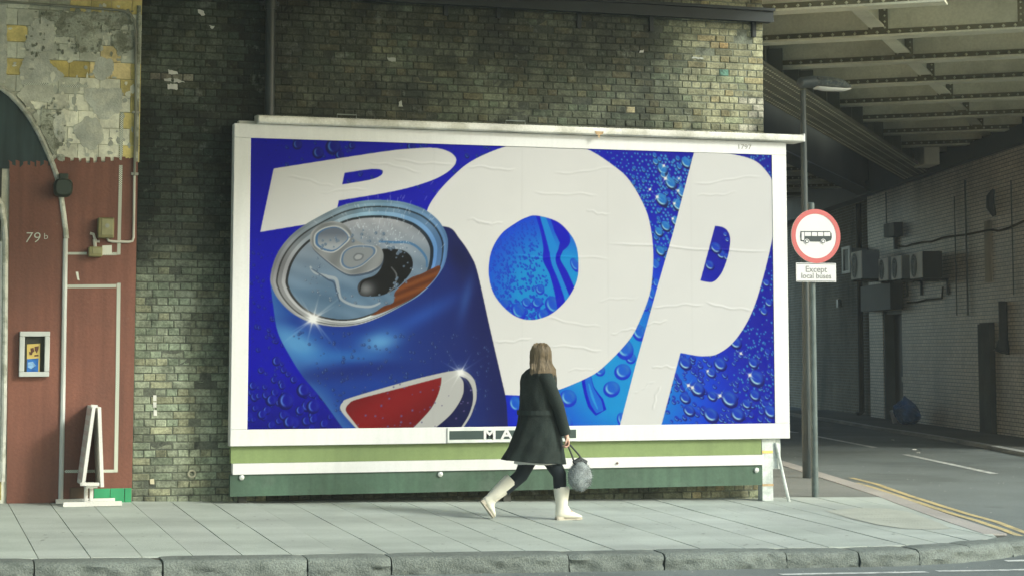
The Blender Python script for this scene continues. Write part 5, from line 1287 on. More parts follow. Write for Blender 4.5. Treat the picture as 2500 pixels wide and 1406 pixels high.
def jag(pts, amp=2.0, step=4, seed=1):
    rr = random.Random(seed); out = []
    for (a, b), (c, d) in zip(pts, pts[1:] + pts[:1]):
        n = max(1, int(math.hypot(c - a, d - b) / step))
        for k in range(n): t = k / n; out.append((a + (c - a) * t + (rr.uniform(-amp, amp) if k else 0), b + (d - b) * t + (rr.uniform(-amp, amp) if k else 0)))
    return out
YP1 = YS - .0085
for i, (p, m_) in enumerate([
        (jag([(63, 132), (118, 131), (122, 155), (158, 184), (140, 203), (52, 207), (48, 172)], 1.8, 3.5, 1), M_PLASTG), (rough_blob(253, 168, 25, 31, seed=2, j=.16), M_PLASTG),
        (jag([(205, 216), (296, 216), (298, 268), (262, 293), (240, 290), (222, 262), (206, 240)], 2.2, 3.5, 3), M_PLASTG), (rough_blob(219, 326, 34, 36, seed=4, j=.18), M_PLASTG), (rough_blob(146, 312, 17, 38, seed=5, j=.2), M_PLASTG),
        (jag([(100, 30), (318, 30), (324, 60), (240, 64), (232, 90), (250, 98), (246, 128), (186, 128), (184, 92), (140, 90), (134, 52), (104, 50)], 2.2, 3.5, 6), M_PLASTD), (rough_blob(300, 105, 26, 28, seed=7, j=.25), M_PLASTD), (jag([(80, 52), (100, 42), (132, 55), (134, 92), (128, 126), (70, 128), (60, 110)], 2.2, 3.5, 8), M_PLASTG),
        (jag([(-10, 12), (16, 14), (18, 160), (14, 205), (-10, 200)], 2, 9, 9), M_PLASTG), (jag([(60, 209), (130, 208), (132, 240), (120, 252), (108, 250), (72, 246), (88, 268), (66, 262), (40, 232)], 1.8, 3.5, 10), M_PLAST), (jag([(100, 262), (126, 268), (132, 330), (150, 352), (132, 380), (100, 318)], 1.8, 3.5, 12), M_PLASTD),
        (rough_blob(262, 62, 13, 16, seed=13, j=.3), M_PLASTD), (rough_blob(150, 400 - 14, 9, 8, seed=14, j=.3), M_PLASTD)]):
    outline(p, YP1 - .0006 * i, .02, 'plaster_patch', m_, sf)
# flakes of old paint and skim still clinging to the tiles
def flakes(name, m_, n, seed, box, smin, smax, Y):
    rr = random.Random(seed); mb = MB()
    for _ in range(n):
        cx_, cy_ = rr.uniform(box[0], box[2]), rr.uniform(box[1], box[3])
        if cx_ < arch_x(cy_) + 16: continue
        rx_, ry_ = rr.uniform(smin, smax), rr.uniform(smin, smax) * rr.uniform(.6, 1.8); k_ = rr.randrange(8, 13)
        mb.prism([onY(cx_ + rx_ * math.cos(2 * math.pi * q_ / k_) * rr.uniform(.45, 1.1), cy_ + ry_ * math.sin(2 * math.pi * q_ / k_) * rr.uniform(.45, 1.1), Y - .00004 * _) for q_ in range(k_)], (0, .006, 0))
    o = mb.build(name, m_, sf); bm = bmesh.new(); bm.from_mesh(o.data); bmesh.ops.triangulate(bm, faces=[f for f in bm.faces if len(f.verts) > 4]); bmesh.ops.recalc_face_normals(bm, faces=bm.faces[:]); bm.to_mesh(o.data); bm.free(); tag(o, kind='stuff')
flakes('cream_flakes', mat('cream_flake_paint', (.66, .66, .54), rough=.8, var=.2, scale=20), 90, 21, (20, 10, 325, 384), 2, 9, YS - .0065)
flakes('grey_flakes', mat('grey_flake_skim', (.40, .42, .36), rough=.9, var=.3, scale=20), 110, 22, (20, 10, 325, 384), 2, 10, YS - .0060)
flakes('dark_stains', mat('dark_stain', (.20, .215, .165), rough=.95, var=.4, scale=30), 90, 23, (60, 24, 325, 135), 1.5, 6, YS - .0185)
flakes('dark_stains', mat('dark_stain', None), 40, 24, (100, 240, 160, 385), 1.5, 5, YS - .0185)
# red lower wall with its brushed, toothed top edge
rr = random.Random(9)
top = []
x = 138
edge_y = 385
while x < 327:
    w = rr.uniform(7, 13); top += [(x, edge_y + rr.uniform(-2, 3)), (x + w, edge_y + rr.uniform(-2, 3))]
    x += w; w2 = rr.uniform(6, 12); dpt = rr.uniform(8, 20) if x < 285 else rr.uniform(2, 8)
    top += [(x + 1, edge_y + dpt), (x + w2 - 1, edge_y + dpt + rr.uniform(-2, 2))]; x += w2
top = [(a, b) for a, b in top if a < 328]
zb = G(1.5, YS)
red = [onY(a, b, YS - .013) for a, b in top]
xr_t, xr_b = XF - .004, XF - .004
V = [np.array((xr_b, YS - .013, -.25)), np.array((fx(18, 1200), YS - .013, -.25)), np.array((fx(18, 600), YS - .013, fz(402)))]
inner = []
x = 20
while x < 118:
    w = rr.uniform(6, 12); inner += [(x, 393 + rr.uniform(-3, 3)), (x + w, 395 + rr.uniform(-3, 4))]; x += w; w2 = rr.uniform(4, 9); inner += [(x, 402 + rr.uniform(0, 8)), (x + w2, 404 + rr.uniform(-3, 6))]; x += w2
V += [onY(a, b, YS - .013) for a, b in inner] + red + [np.array((xr_t, YS - .013, red[-1][2]))]
mb = MB(); mb.prism(V, (0, .02, 0)); o = mb.build('red_wall', M_RED, sf)
bm = bmesh.new(); bm.from_mesh(o.data); bmesh.ops.triangulate(bm, faces=bm.faces[:2]); bmesh.ops.recalc_face_normals(bm, faces=bm.faces[:]); bm.to_mesh(o.data); bm.free()
# teal boarding in the head of the arch
outline([(-30, 205), (0, 217)] + [(a - 3, b + 3) for a, b in ARCH[2:8]] + [(126, 412), (-30, 412)], YS - .0115, .012, 'arch_boarding', M_TEAL, sf)
# bead round the arch and down the pier
bead = [onY(a, b, YS - .02) for a, b in ARCH]
mb = MB(); mb.tube(bead, .026, 8); autosmooth(mb.build('arch_bead', M_TRIM, sf))
mb = MB(); mb.tube([onY(160, 583, YS - .02), onY(157, 760, YS - .02), onY(153, 1000, YS - .02), onY(148, 1226, YS - .02)], .024, 8); autosmooth(mb.build('pier_bead', mat('pale_bead', (.52, .54, .50), rough=.6, var=.15, scale=6), sf))
# door frame at the edge of the picture
mb = MB(); mb.box(fx(-60), fx(-2), YS - .004, YS + .1, -.3, 4.0); mb.build('door', mat('dark_shop_door', (.03, .034, .028), rough=.5), sf)
mb = MB(); mb.tube([onY(a, b, YS - .03) for a, b in ((-14, 470), (2, 500), (10, 545), (13, 582), (12, 800), (9, 1010), (5, 1175))], .028, 8); autosmooth(mb.build('door_bead', M_TRIM, sf))
mb = MB(); mb.tube([onY(a, b, YS - .02) for a, b in ((3, 590), (2, 800), (-1, 1010), (-4, 1220))], .014, 8); autosmooth(mb.build('door_bead', mat('pale_bead', None), sf))
mb = MB(); mb.tube([onY(a, b, YS - .016) for a, b in ((7, 590), (6, 800), (3, 1010), (0, 1220))], .010, 6); mb.build('brass_strip', mat('brass_strip', (.33, .27, .06), rough=.4, metal=.4), sf)
# checkered trim
m = bpy.data.materials.new('checker_trim'); m.use_nodes = True; nt = m.node_tree
ck = nt.nodes.new('ShaderNodeTexChecker'); ck.inputs['Scale'].default_value = 1 / .0105; ck.inputs['Color1'].default_value = (.70, .70, .62, 1); ck.inputs['Color2'].default_value = (.16, .22, .15, 1)
ge = nt.nodes.new('ShaderNodeNewGeometry'); mp = nt.nodes.new('ShaderNodeMapping'); mp.inputs['Scale'].default_value = (1, .0001, 1)
nt.links.new(ge.outputs['Position'], mp.inputs['Vector']); nt.links.new(mp.outputs[0], ck.inputs['Vector']); nt.links.new(ck.outputs['Color'], nt.nodes['Principled BSDF'].inputs['Base Color']); nt.nodes['Principled BSDF'].inputs['Roughness'].default_value = .6
M_CHECK = m
def strip(pts, w, thick=.012, Y=None):
    Y = YS - .0165 if Y is None else Y
    for (a, b), (c, d) in zip(pts, pts[1:]):
        if abs(c - a) < abs(d - b): poly = [(a - w, b), (a + w, b), (c + w, d), (c - w, d)]
        else: poly = [(a, b - w), (c, d - w), (c, d + w), (a, b + w)]
        outline(poly, Y, thick, 'checker_trim', M_CHECK, sf)
strip([(298, 275), (295, 400)], 4, Y=YS - .012); strip([(295, 404), (290, 622)], 4); strip([(162, 619), (212, 619)], 3); strip([(246, 620), (285, 620)], 3.5)
strip([(160, 699), (284, 698)], 4); strip([(290, 691), (287, 920), (283, 1152)], 4.5); strip([(158, 1150), (278, 1149)], 3.5); strip([(60, 206), (118, 206)], 3, Y=YS - .012); strip([(150, 210), (215, 211)], 3, Y=YS - .012)
outline([(250, 600), (273, 599), (273, 621), (250, 622)], YS - .0185, .004, 'paper_label', mat('pale_label', (.62, .64, .56), rough=.8), sf)
outline([(185, 664), (191, 664), (194, 685), (189, 683)], YS - .0155, .003, 'paint_chip', mat('pale_label', None), sf)
# faint courses of the tiled pier under the red paint
for y in (560, 742, 925, 1100):
    mb = MB(); a, b = onY(22, y, YS - .0135), onY(318, y, YS - .0135); mb.box(a[0], b[0], YS - .0142, YS - .012, a[2] - .002, a[2] + .002); mb.build('paint_ridge', M_RED, sf)
text('79', 'house_number', .148, (onY(59, 584, YS)[0], YS - .0155, onY(84, 582, YS)[2]), FACE_CAM, mat('pale_sign_writing', (.50, .56, .48), rough=.6), sf, extrude=.0006, align='LEFT', bold=-.002, shear=.12, sx=1.05)
text('b', 'house_number', .085, (onY(106, 577, YS)[0], YS - .0155, onY(112, 578, YS)[2]), FACE_CAM, mat('pale_sign_writing', None), sf, extrude=.0006, align='LEFT', bold=-.001, sx=1.1)
# green glazed plinth tiles
M_GT = mat('emerald_glazed_tile', (.035, .26, .115), rough=.18, var=.2, scale=8, spec=.6)
xs_ = [fx(228, 1205), fx(268, 1205), fx(303, 1205), XF - .006]
for a, b in zip(xs_, xs_[1:]):
    mb = MB(); mb.box(a + .002, b - .002, YS - .028, YS + .01, G(b, YS) - .03, fz(1191, 270), bev=.004); mb.build('plinth_tile', M_GT, sf)
mb = MB(); mb.box(fx(170, 1205), fx(227, 1205) - .003, YS - .025, YS + .01, G(1.9, YS) - .03, fz(1189, 200), bev=.004); mb.build('plinth_tile', mat('painted_over_tile', (.11, .075, .05), rough=.5), sf)
# edge of the pier next to the brick
mb = MB(); mb.tube([(XF - .02, YS - .01, fz(8)), (XF - .02, YS - .012, fz(200)), (XF - .022, YS - .01, fz(392))], .022, 8); autosmooth(mb.build('corner_bead', M_PLASTD, sf))

# ------------------------------------------------------------------ things fixed to the shop front
M_COND = mat('grey_conduit', (.30, .31, .26), rough=.6, var=.2, scale=9)
cd = empty('conduit', tuple(onY(328, 590, YS - .02)), 'bent conduit pipe running along the shop front top and down to the meter box', 'conduit')
up = [(-30, 3), (60, 8), (180, 17), (270, 24), (302, 27), (318, 35), (328, 50), (331, 75), (332, 200), (330, 330), (328, 430)]
mb = MB(); mb.tube([onY(a, b, YS - .035) for a, b in up], .014, 8); autosmooth(mb.build('upper_run', mat('dull_conduit', (.20, .205, .165), rough=.7, var=.3, scale=9), cd))
lo = [(328, 430), (327, 520), (326, 580), (323, 589), (314, 591), (275, 590), (265, 588), (262, 580)]
mb = MB(); mb.tube([onY(a, b, YS - .034) for a, b in lo], .013, 8); autosmooth(mb.build('lower_run', mat('pale_conduit', (.50, .49, .42), rough=.6, var=.15, scale=12), cd))
for px, py in ((332, 275), (329, 425)):
    p = onY(px, py, YS - .03); mb = MB(); mb.box(p[0] - .035, p[0] + .035, YS - .045, YS - .01, p[2] - .012, p[2] + .012); mb.build('clip', M_COND, cd)
M_BRS = mat('tarnished_brass_box', (.20, .185, .085), rough=.5, var=.3, scale=14, metal=.2)
def wallbox(name, x0, y0, x1, y1, dep, label, cat):
    a, b = onY(x0, y1, YS), onY(x1, y0, YS); e = empty(name, (a[0], YS, a[2]), label, cat)
    mb = MB(); mb.box(a[0], b[0], YS - dep, YS - .0135, a[2], b[2], bev=.012); mb.build('housing', M_BRS, e)
    mb = MB(); mb.box(a[0] + .035, b[0] - .012, YS - dep - .008, YS - dep - .001, a[2] + .03, b[2] - .012, bev=.003); mb.build('cover', mat('olive_cover', (.26, .25, .13), rough=.5, var=.3, scale=18), e)
    return e, a, b
e, a, b = wallbox('meter_box', 236, 534, 276, 583, .13, 'tarnished olive meter box on the red shop front', 'meter box')
mb = MB(); c = ((a[0] + b[0]) / 2 + .01, YS - .142, (a[2] + b[2]) / 2 + .02); mb.tube([(c[0], c[1] + .004, c[2]), (c[0], c[1], c[2])], .022, 10); mb.build('dial', M_COND, e)
e, a, b = wallbox('junction_box', 214, 604, 248, 628, .11, 'small olive junction box below the meter box', 'junction box')
mb = MB(); mb.tube([onY(x, y, YS - .05) for x, y in ((220, 570), (228, 572), (231, 582), (236, 590), (243, 590))], .014, 6); mb.tube([onY(231, 585, YS - .05), onY(232, 606, YS - .05)], .018, 6); autosmooth(mb.build('bent_pipe', mat('pale_conduit', None), e))
# bulkhead lamp on the arch
a, b = onY(131, 482, YS), onY(173, 440, YS)
bl = empty('bulkhead_lamp', (a[0], YS, a[2]), 'dark green bulkhead lamp fixed on the arch bead of the shop front', 'lamp')
M_BLK = mat('dark_green_lamp_paint', (.030, .044, .034), rough=.5, var=.25)
mb = MB(); cx, cz = (a[0] + b[0]) / 2, (a[2] + b[2]) / 2; ring = lambda r, y: [(cx + r * 1.02 * (abs(math.cos(t)) ** .6) * math.copysign(1, math.cos(t)), y, cz + r * (abs(math.sin(t)) ** .6) * math.copysign(1, math.sin(t))) for t in np.linspace(0, 2 * math.pi, 21)[:-1]]
mb.rings([ring(.085, YS - .01), ring(.09, YS - .05), ring(.088, YS - .15), ring(.07, YS - .19)]); autosmooth(mb.build('housing', M_BLK, bl))
mb = MB(); mb.box(cx - .04, cx + .05, YS - .1, YS - .01, b[2] - .01, b[2] + .055, bev=.01); mb.build('gland', M_BLK, bl)
# poster case
dc = empty('notice_case', tuple(onY(83, 918, YS)), 'small pale framed notice case holding a yellow and blue leaflet', 'notice case')
o1, o2 = onY(45, 919, YS), onY(121, 809, YS); M_CASE = mat('pale_grey_case_paint', (.50, .52, .49), rough=.55, var=.12, scale=10)
w = .048
for nm, q in (('frame_rail', (o1[0], o2[0], o2[2] - w, o2[2])), ('frame_rail', (o1[0], o2[0], o1[2], o1[2] + w)), ('frame_stile', (o1[0], o1[0] + w, o1[2] + w + .001, o2[2] - w - .001)), ('frame_stile', (o2[0] - w, o2[0], o1[2] + w + .001, o2[2] - w - .001))):
    mb = MB(); mb.box(q[0], q[1], YS - .075, YS - .0135, q[2], q[3], bev=.006); mb.build(nm, M_CASE, dc)
mb = MB(); mb.box(o1[0] + w - .003, o2[0] - w + .003, YS - .022, YS - .0138, o1[2] + w - .003, o2[2] - w + .003); mb.build('back_board', mat('dark_case_back', (.045, .048, .036), rough=.6, var=.3), dc)
lf = [(66, 840), (98, 838), (97, 911), (65, 912)]
l0 = outline(lf, YS - .028, .004, 'leaflet', mat('yellow_leaflet', (.62, .47, .14), rough=.5), dc)
outline([(66, 876), (94, 874), (93, 908), (65, 909)], YS - .0295, .001, 'leaflet_blue_print', mat('blue_print', (.02, .13, .42), rough=.5, var=.4, scale=40), l0)
for q in ([(74, 850), (82, 848), (84, 858), (76, 862)], [(84, 846), (95, 844), (94, 852), (90, 862), (85, 855)], [(71, 858), (80, 860), (78, 866), (72, 866)], [(84, 866), (94, 865), (94, 869), (84, 870)]): outline(q, YS - .0296, .001, 'leaflet_dark_print', mat('brown_print', (.12, .05, .03), rough=.5), l0)
outline([(68, 884), (80, 882), (88, 892), (76, 900), (68, 896)], YS - .0302, .0005, 'leaflet_pale_print', mat('pale_blue_print', (.22, .40, .62), rough=.5, var=.4, scale=60), l0)

# ------------------------------------------------------------------ folding A sign on a cross stand
pa = gpt(216, 1232); yA = pa[1]
ab = empty('a_board', tuple(pa), 'narrow white A shaped board sign on a post with a cross base', 'sign')
M_AB = mat('chalky_white_board', (.66, .65, .60), rough=.6, var=.12, scale=8, fine=.08, bscale=60)
def ax_(x, y, Y=yA): p = onY(x, y, Y); return float(p[0]), float(p[2])
dep = .27
def panel(name, t, b, th):
    (x0, z0), (x1, z1) = ax_(*t), ax_(*b); d = np.array((x0 - x1, 0, z0 - z1)); L_ = np.linalg.norm(d); d /= L_; n_ = np.array((d[2], 0, -d[0]))
    mb = MB(); c = np.array(((x0 + x1) / 2, yA, (z0 + z1) / 2)); mb.obox(c, n_, (0, 1, 0), d, th, dep, L_ / 2); return mb.build(name, M_AB, ab), c, d, n_, L_
p1, c, d, n_, L_ = panel('board', (223, 990), (197, 1180), .016)
mb = MB(); mb.obox(c - n_ * .0175, n_, (0, 1, 0), d, .001, dep - .03, L_ / 2 - .04); f1 = mb.build('sign_face', mat('cream_sign_face', (.62, .58, .52), rough=.5, var=.1), p1)
for k, zz in enumerate(np.linspace(.32, -.30, 7)):
    mb = MB()
    for j in range(5): mb.obox(c - n_ * .0195 + d * zz * 1.0 + np.array((0, -dep + .09 + j * .088, 0)), n_, (0, 1, 0), d, .0008, .03, .022 if k % 3 else .034)
    mb.build('lettering_line', mat('faded_red_lettering', (.55, .44, .40), rough=.6), p1)
panel('board', (236, 992), (243, 1184), .016)
def bar(name, q0, q1, Y0, Y1, w=.018, h=.018):
    a, b = np.array((*ax_(*q0, Y0)[:1], Y0, ax_(*q0, Y0)[1])), np.array((ax_(*q1, Y1)[0], Y1, ax_(*q1, Y1)[1])); d_ = b - a; L_ = np.linalg.norm(d_); d_ /= L_
    n1 = np.cross(d_, (0, 1, 0)); n1 /= np.linalg.norm(n1); n2 = np.cross(d_, n1); mb = MB(); mb.obox((a + b) / 2, d_, n1, n2, L_ / 2, h, w); return mb.build(name, M_AB, ab)
bar('bottom_rail', (196, 1181), (242, 1181), yA - dep + .02, yA - dep + .02, .016, .016)
bar('bottom_rail', (196, 1181), (242, 1181), yA + dep - .02, yA + dep - .02, .016, .016)
bar('hinge_rail', (222, 990), (238, 991), yA - dep + .02, yA - dep + .02, .016, .012)
zg = G(pa[0], yA)
for dx, dy in ((-.03, -.03), (.03, .05)):
    mb = MB(); mb.box(pa[0] + dx - .017, pa[0] + dx + .017, yA + dy - .02, yA + dy + .02, zg + .015, ax_(216, 1178)[1], bev=.003); mb.build('post', M_AB, ab)
mb = MB(); mb.box(pa[0] - .05, pa[0] + .06, yA - dep + .03, yA + dep - .03, ax_(216, 1187)[1], ax_(216, 1181)[1] + .01); mb.build('cross_rail', M_AB, ab)
for yo, x0, x1 in ((-.13, -.255, .305), (.17, -.30, .27)):
    mb = MB(); zf = G(pa[0], yA + yo); mb.box(pa[0] + x0, pa[0] + x1, yA + yo - .022, yA + yo + .022, zf + .001, zf + .045, bev=.003); mb.build('foot_bar', M_AB, ab)
mb = MB(); mb.box(pa[0] - .02, pa[0] + .02, yA - .107, yA + .147, zg + .004, zg + .04); mb.build('foot_link', M_AB, ab)
# ================================================================== posts and signs at the corner
M_GALV = mat('grey_post_paint', (.095, .125, .12), rough=.42, var=.2, scale=7, fine=.08, bscale=50, spec=.5, col2=(.07, .095, .09))
M_LAMPP = mat('dark_lamp_column_paint', (.028, .040, .040), rough=.5, var=.22, scale=6, spec=.45)
sp0 = gpt(1990, 1212); Ysp = sp0[1]
sg = empty('sign_post', tuple(sp0), 'grey post carrying the round no buses sign and its plate', 'road sign')
xs0 = sp0[0]; ztop = onY(1980, 498, Ysp)[2]
mb = MB(); mb.tube([(xs0, Ysp, sp0[2]), (xs0, Ysp, ztop)], .039, 16); mb.tube([(xs0, Ysp, ztop), (xs0, Ysp, ztop + .012)], [.042, .03], 16); autosmooth(mb.build('post', M_GALV, sg))
Yd = Ysp - .075; c = onY(1992, 577, Yd); rd = .305
def disc(name, m, r0, r1, Y, th, parent, n=48):
    mb = MB(); T = np.linspace(0, 2 * math.pi, n + 1)[:-1]
    if r0 <= 0:
        mb.prism([(c[0] + r1 * math.cos(t), Y, c[2] + r1 * math.sin(t)) for t in T], (0, th, 0))
    else:
        a = [(c[0] + r1 * math.cos(t), Y, c[2] + r1 * math.sin(t)) for t in T]; b = [(c[0] + r0 * math.cos(t), Y, c[2] + r0 * math.sin(t)) for t in T]
        a2 = [(x, y + th, z) for x, y, z in a]; b2 = [(x, y + th, z) for x, y, z in b]; V = a + b + a2 + b2
        F = []
        for k in range(n): k2 = (k + 1) % n; F += [(k, k2, n + k2, n + k), (2 * n + k, 3 * n + k, 3 * n + k2, 2 * n + k2), (k, 2 * n + k, 2 * n + k2, k2), (n + k, n + k2, 3 * n + k2, 3 * n + k)]
        mb.add(V, F)
    o = mb.build(name, m, parent); bm = bmesh.new(); bm.from_mesh(o.data); bmesh.ops.recalc_face_normals(bm, faces=bm.faces[:]); bm.to_mesh(o.data); bm.free(); return o
M_SW = mat('white_sign_film', (.60, .60, .59), rough=.4, var=.05, scale=5)
M_SR = mat('faded_red_sign_film', (.48, .115, .11), rough=.4, var=.06, scale=5)
M_SB = mat('black_sign_film', (.035, .05, .052), rough=.4)
dsc = disc('round_sign', M_SW, 0, rd, Yd, .012, sg)
disc('red_ring', M_SR, rd * .825, rd, Yd - .003, .002, dsc)
def sp(px, py): return onY(px, py, Yd - .004)
def sil(pts, name, m=M_SB, dy=0.0):
    mb = MB(); mb.prism([onY(a, b, Yd - .004 - dy) for a, b in pts], (0, .002, 0)); o = mb.build(name, m, dsc)
    bm = bmesh.new(); bm.from_mesh(o.data); bmesh.ops.triangulate(bm, faces=[f for f in bm.faces if len(f.verts) > 4]); bmesh.ops.recalc_face_normals(bm, faces=bm.faces[:]); bm.to_mesh(o.data); bm.free(); return o
sil([(1955, 565), (2026, 565), (2030, 570), (2031, 580), (2029, 587), (2018, 591), (1966, 590), (1955, 589), (1954, 575)], 'bus_symbol')
for a, b in ((1957, 1963.5), (1965, 1980), (1982, 1995), (1997, 2010), (2012, 2027)): sil([(a, 567.5), (b, 567.5), (b, 577 if a > 1960 else 587), (a, 577 if a > 1960 else 587)], 'bus_window', M_SW, .0025)
for a in (1970, 2010): 
    T = np.linspace(0, 2 * math.pi, 17)[:-1]; sil([(a + 6.2 * math.cos(t), 590 + 6.2 * math.sin(t)) for t in T], 'bus_wheel_arch', M_SW, .0025); sil([(a + 4.6 * math.cos(t), 590 + 4.6 * math.sin(t)) for t in T], 'bus_wheel', M_SB, .005); sil([(a + 2.8 * math.cos(t), 590 + 2.8 * math.sin(t)) for t in T], 'wheel_centre', M_SW, .0075)
pa_, pb2 = onY(1944, 688, Yd), onY(2041, 643, Yd)
mb = MB(); mb.box(pa_[0], pb2[0], Yd, Yd + .01, pa_[2], pb2[2], bev=.003); spl = mb.build('supplementary_plate', M_SW, sg)
for q in ((pa_[0] + .008, pb2[0] - .008, pb2[2] - .014, pb2[2] - .008), (pa_[0] + .008, pb2[0] - .008, pa_[2] + .008, pa_[2] + .014)): mb = MB(); mb.box(q[0], q[1], Yd - .0015, Yd - .0005, q[2], q[3]); mb.build('plate_border', M_SB, spl)
M_ST = mat('grey_sign_lettering', (.22, .22, .21), rough=.5)
cx = (pa_[0] + pb2[0]) / 2; text('Except', 'plate_lettering', .098, (cx, Yd - .002, onY(1992, 658, Yd)[2]), FACE_CAM, M_ST, spl, extrude=.0006, bold=.0006)
text('local buses', 'plate_lettering', .086, (cx, Yd - .002, onY(1992, 674, Yd)[2]), FACE_CAM, M_ST, spl, extrude=.0006, bold=.0006)
for zz in (c[2] + .2, c[2] - .2, (pa_[2] + pb2[2]) / 2):
    mb = MB(); mb.tube([(xs0, Ysp, zz - .02), (xs0, Ysp, zz + .02)], .046, 14); mb.box(xs0 - .02, xs0 + .02, Yd + .0125, Ysp - .03, zz - .018, zz + .018); mb.build('clamp', M_GALV, sg)

lp0 = gpt(1974, 1166); Yl = lp0[1]
lp = empty('street_lamp', tuple(lp0), 'dark street lamp column with a short lantern under the bridge', 'street lamp')
zl = lambda y, x=1976: float(onY(x, y, Yl)[2])
xl_ = lp0[0]
mb = MB(); mb.tube([(xl_, Yl, lp0[2]), (xl_, Yl, zl(985)), (xl_, Yl, zl(955)), (xl_ , Yl, zl(920)), (xl_, Yl, zl(222))], [.075, .075, .07, .052, .036], 16); autosmooth(mb.build('column', M_LAMPP, lp))
mb = MB(); mb.box(xl_ - .035, xl_ + .035, Yl - .078, Yl - .072, lp0[2] + .35, lp0[2] + .85); mb.build('access_door', M_LAMPP, lp)
z0 = zl(205); x0 = onY(1949, 200, Yl)[0]; x1 = onY(2077, 205, Yl)[0]
M_LHD = mat('dark_lantern_housing', (.045, .058, .06), rough=.45, var=.3, scale=14, spec=.5)
def sec(x, zb, zt, w): return [(x, Yl + w * math.cos(t), (zb + zt) / 2 + (zt - zb) / 2 * math.sin(t)) for t in np.linspace(0, 2 * math.pi, 15)[:-1]]
W_ = x1 - x0
mb = MB(); mb.rings([sec(x0, z0 - .03, z0 + .05, .05), sec(x0 + .03, z0 - .06, z0 + .075, .09), sec(x0 + W_ * .27, z0 - .05, z0 + .105, .11), sec(x0 + W_ * .30, z0 - .05, z0 + .10, .11)]); autosmooth(mb.build('spigot_housing', M_LHD, lp))
mb = MB(); mb.rings([sec(x0 + W_ * .305, z0 - .03, z0 + .10, .115), sec(x0 + W_ * .5, z0 - .045, z0 + .105, .14), sec(x0 + W_ * .8, z0 - .05, z0 + .075, .13), sec(x0 + W_ * .95, z0 - .045, z0 + .0, .09), sec(x1, z0 - .04, z0 - .02, .03)]); lh = mb.build('lantern', mat('mottled_lantern_cover', (.05, .065, .068), rough=.4, var=.4, scale=22, col2=(.13, .145, .13), spec=.5), lp); autosmooth(lh)
mb = MB(); mb.rings([sec(x0 + W_ * .34, z0 - .062, z0 - .03, .10), sec(x0 + W_ * .5, z0 - .085, z0 - .035, .125), sec(x0 + W_ * .85, z0 - .085, z0 - .04, .115), sec(x0 + W_ * .97, z0 - .06, z0 - .03, .06)]); autosmooth(mb.build('glass_bowl', mat('clear_lamp_bowl', (.75, .78, .76), rough=.08, spec=.8, var=.05), lh))

# litter by the far kerb and in the side road
lit = [((2435, 1097), .11, 'crushed white wrapper against the kerb of the tunnel pavement'), ((2180, 1075), .03, 'tiny white scrap on the side road tarmac beyond the lane dash'), ((2232, 1099), .04, 'small white scrap lying between two lane dashes'), ((2243, 1106), .03, 'smallest pale scrap beside the end of the lane dash')]
for (px, py), s, lb in lit:
    p = gpt(px, py, RD); rr = random.Random(px); mb = MB(); n = 9
    V = [(p[0] + s * 1.6 * math.cos(t) * rr.uniform(.6, 1), p[1] + s * math.sin(t) * rr.uniform(.6, 1), p[2] + .006 + rr.uniform(0, .5 * s)) for t in np.linspace(0, 2 * math.pi, n + 1)[:-1]] + [(p[0], p[1], p[2] + .006 + s * .55)]
    mb.add(V + [(a, b, c_ - .004) for a, b, c_ in V], [(k, (k + 1) % n, n) for k in range(n)] + [(n + 1 + (k + 1) % n, n + 1 + k, 2 * n + 1) for k in range(n)]); tag(mb.build('litter', mat('white_litter', (.62, .62, .58), rough=.7), at=p), lb, 'litter', 'litter on the side road')
# ================================================================== the woman walking past
fp_ = gpt(1372, 1266)
PY_ = float(fp_[1]); PXc = float(onY(1318, 1100, PY_)[0]); PG = float(G(PXc, PY_))
def pp(px, py, dy=0.0):
    q = onY(px, py, PY_ + dy); return Vector((float(q[0]), float(q[1]), float(q[2])))
person = empty('person', (PXc, PY_, PG), 'person in a long black coat and cream boots walking past the billboard, seen from behind', 'person')
M_SKIN = mat('skin', (.58, .36, .27), rough=.55, var=.06)
M_COAT = mat('black_wool_coat', (.021, .029, .026), rough=.9, var=.3, scale=8, fine=.25, bscale=120, bump=.5, spec=.15)
M_TIGHT = mat('dark_trousers', (.010, .016, .020), rough=.85, var=.2)
M_BOOT = mat('cream_leather_boot', (.70, .67, .56), rough=.5, var=.10, scale=14, bump=.25, bscale=30, spec=.35)
M_HAIR = mat('light_brown_hair', (.17, .125, .068), rough=.55, var=.3, scale=18, stretch=(1, 1, .12), spec=.4)
# --- body: one skinned figure (mostly under the clothes)
L = [];  R_ = []; E_ = []
def add(p, r, parent=None):
    L.append(tuple(p)); R_.append(r)
    if parent is not None: E_.append((parent, len(L) - 1))
    return len(L) - 1
pel = add(pp(1315, 1068), .12); sp1 = add(pp(1316, 1010), .105, pel); ch = add(pp(1318, 945), .125, sp1); nk0 = add(pp(1319, 905), .055, ch); nk = add(pp(1321, 890), .045, nk0); hd0 = add(pp(1322, 872), .072, nk); hd1 = add(pp(1321, 856), .078, hd0)
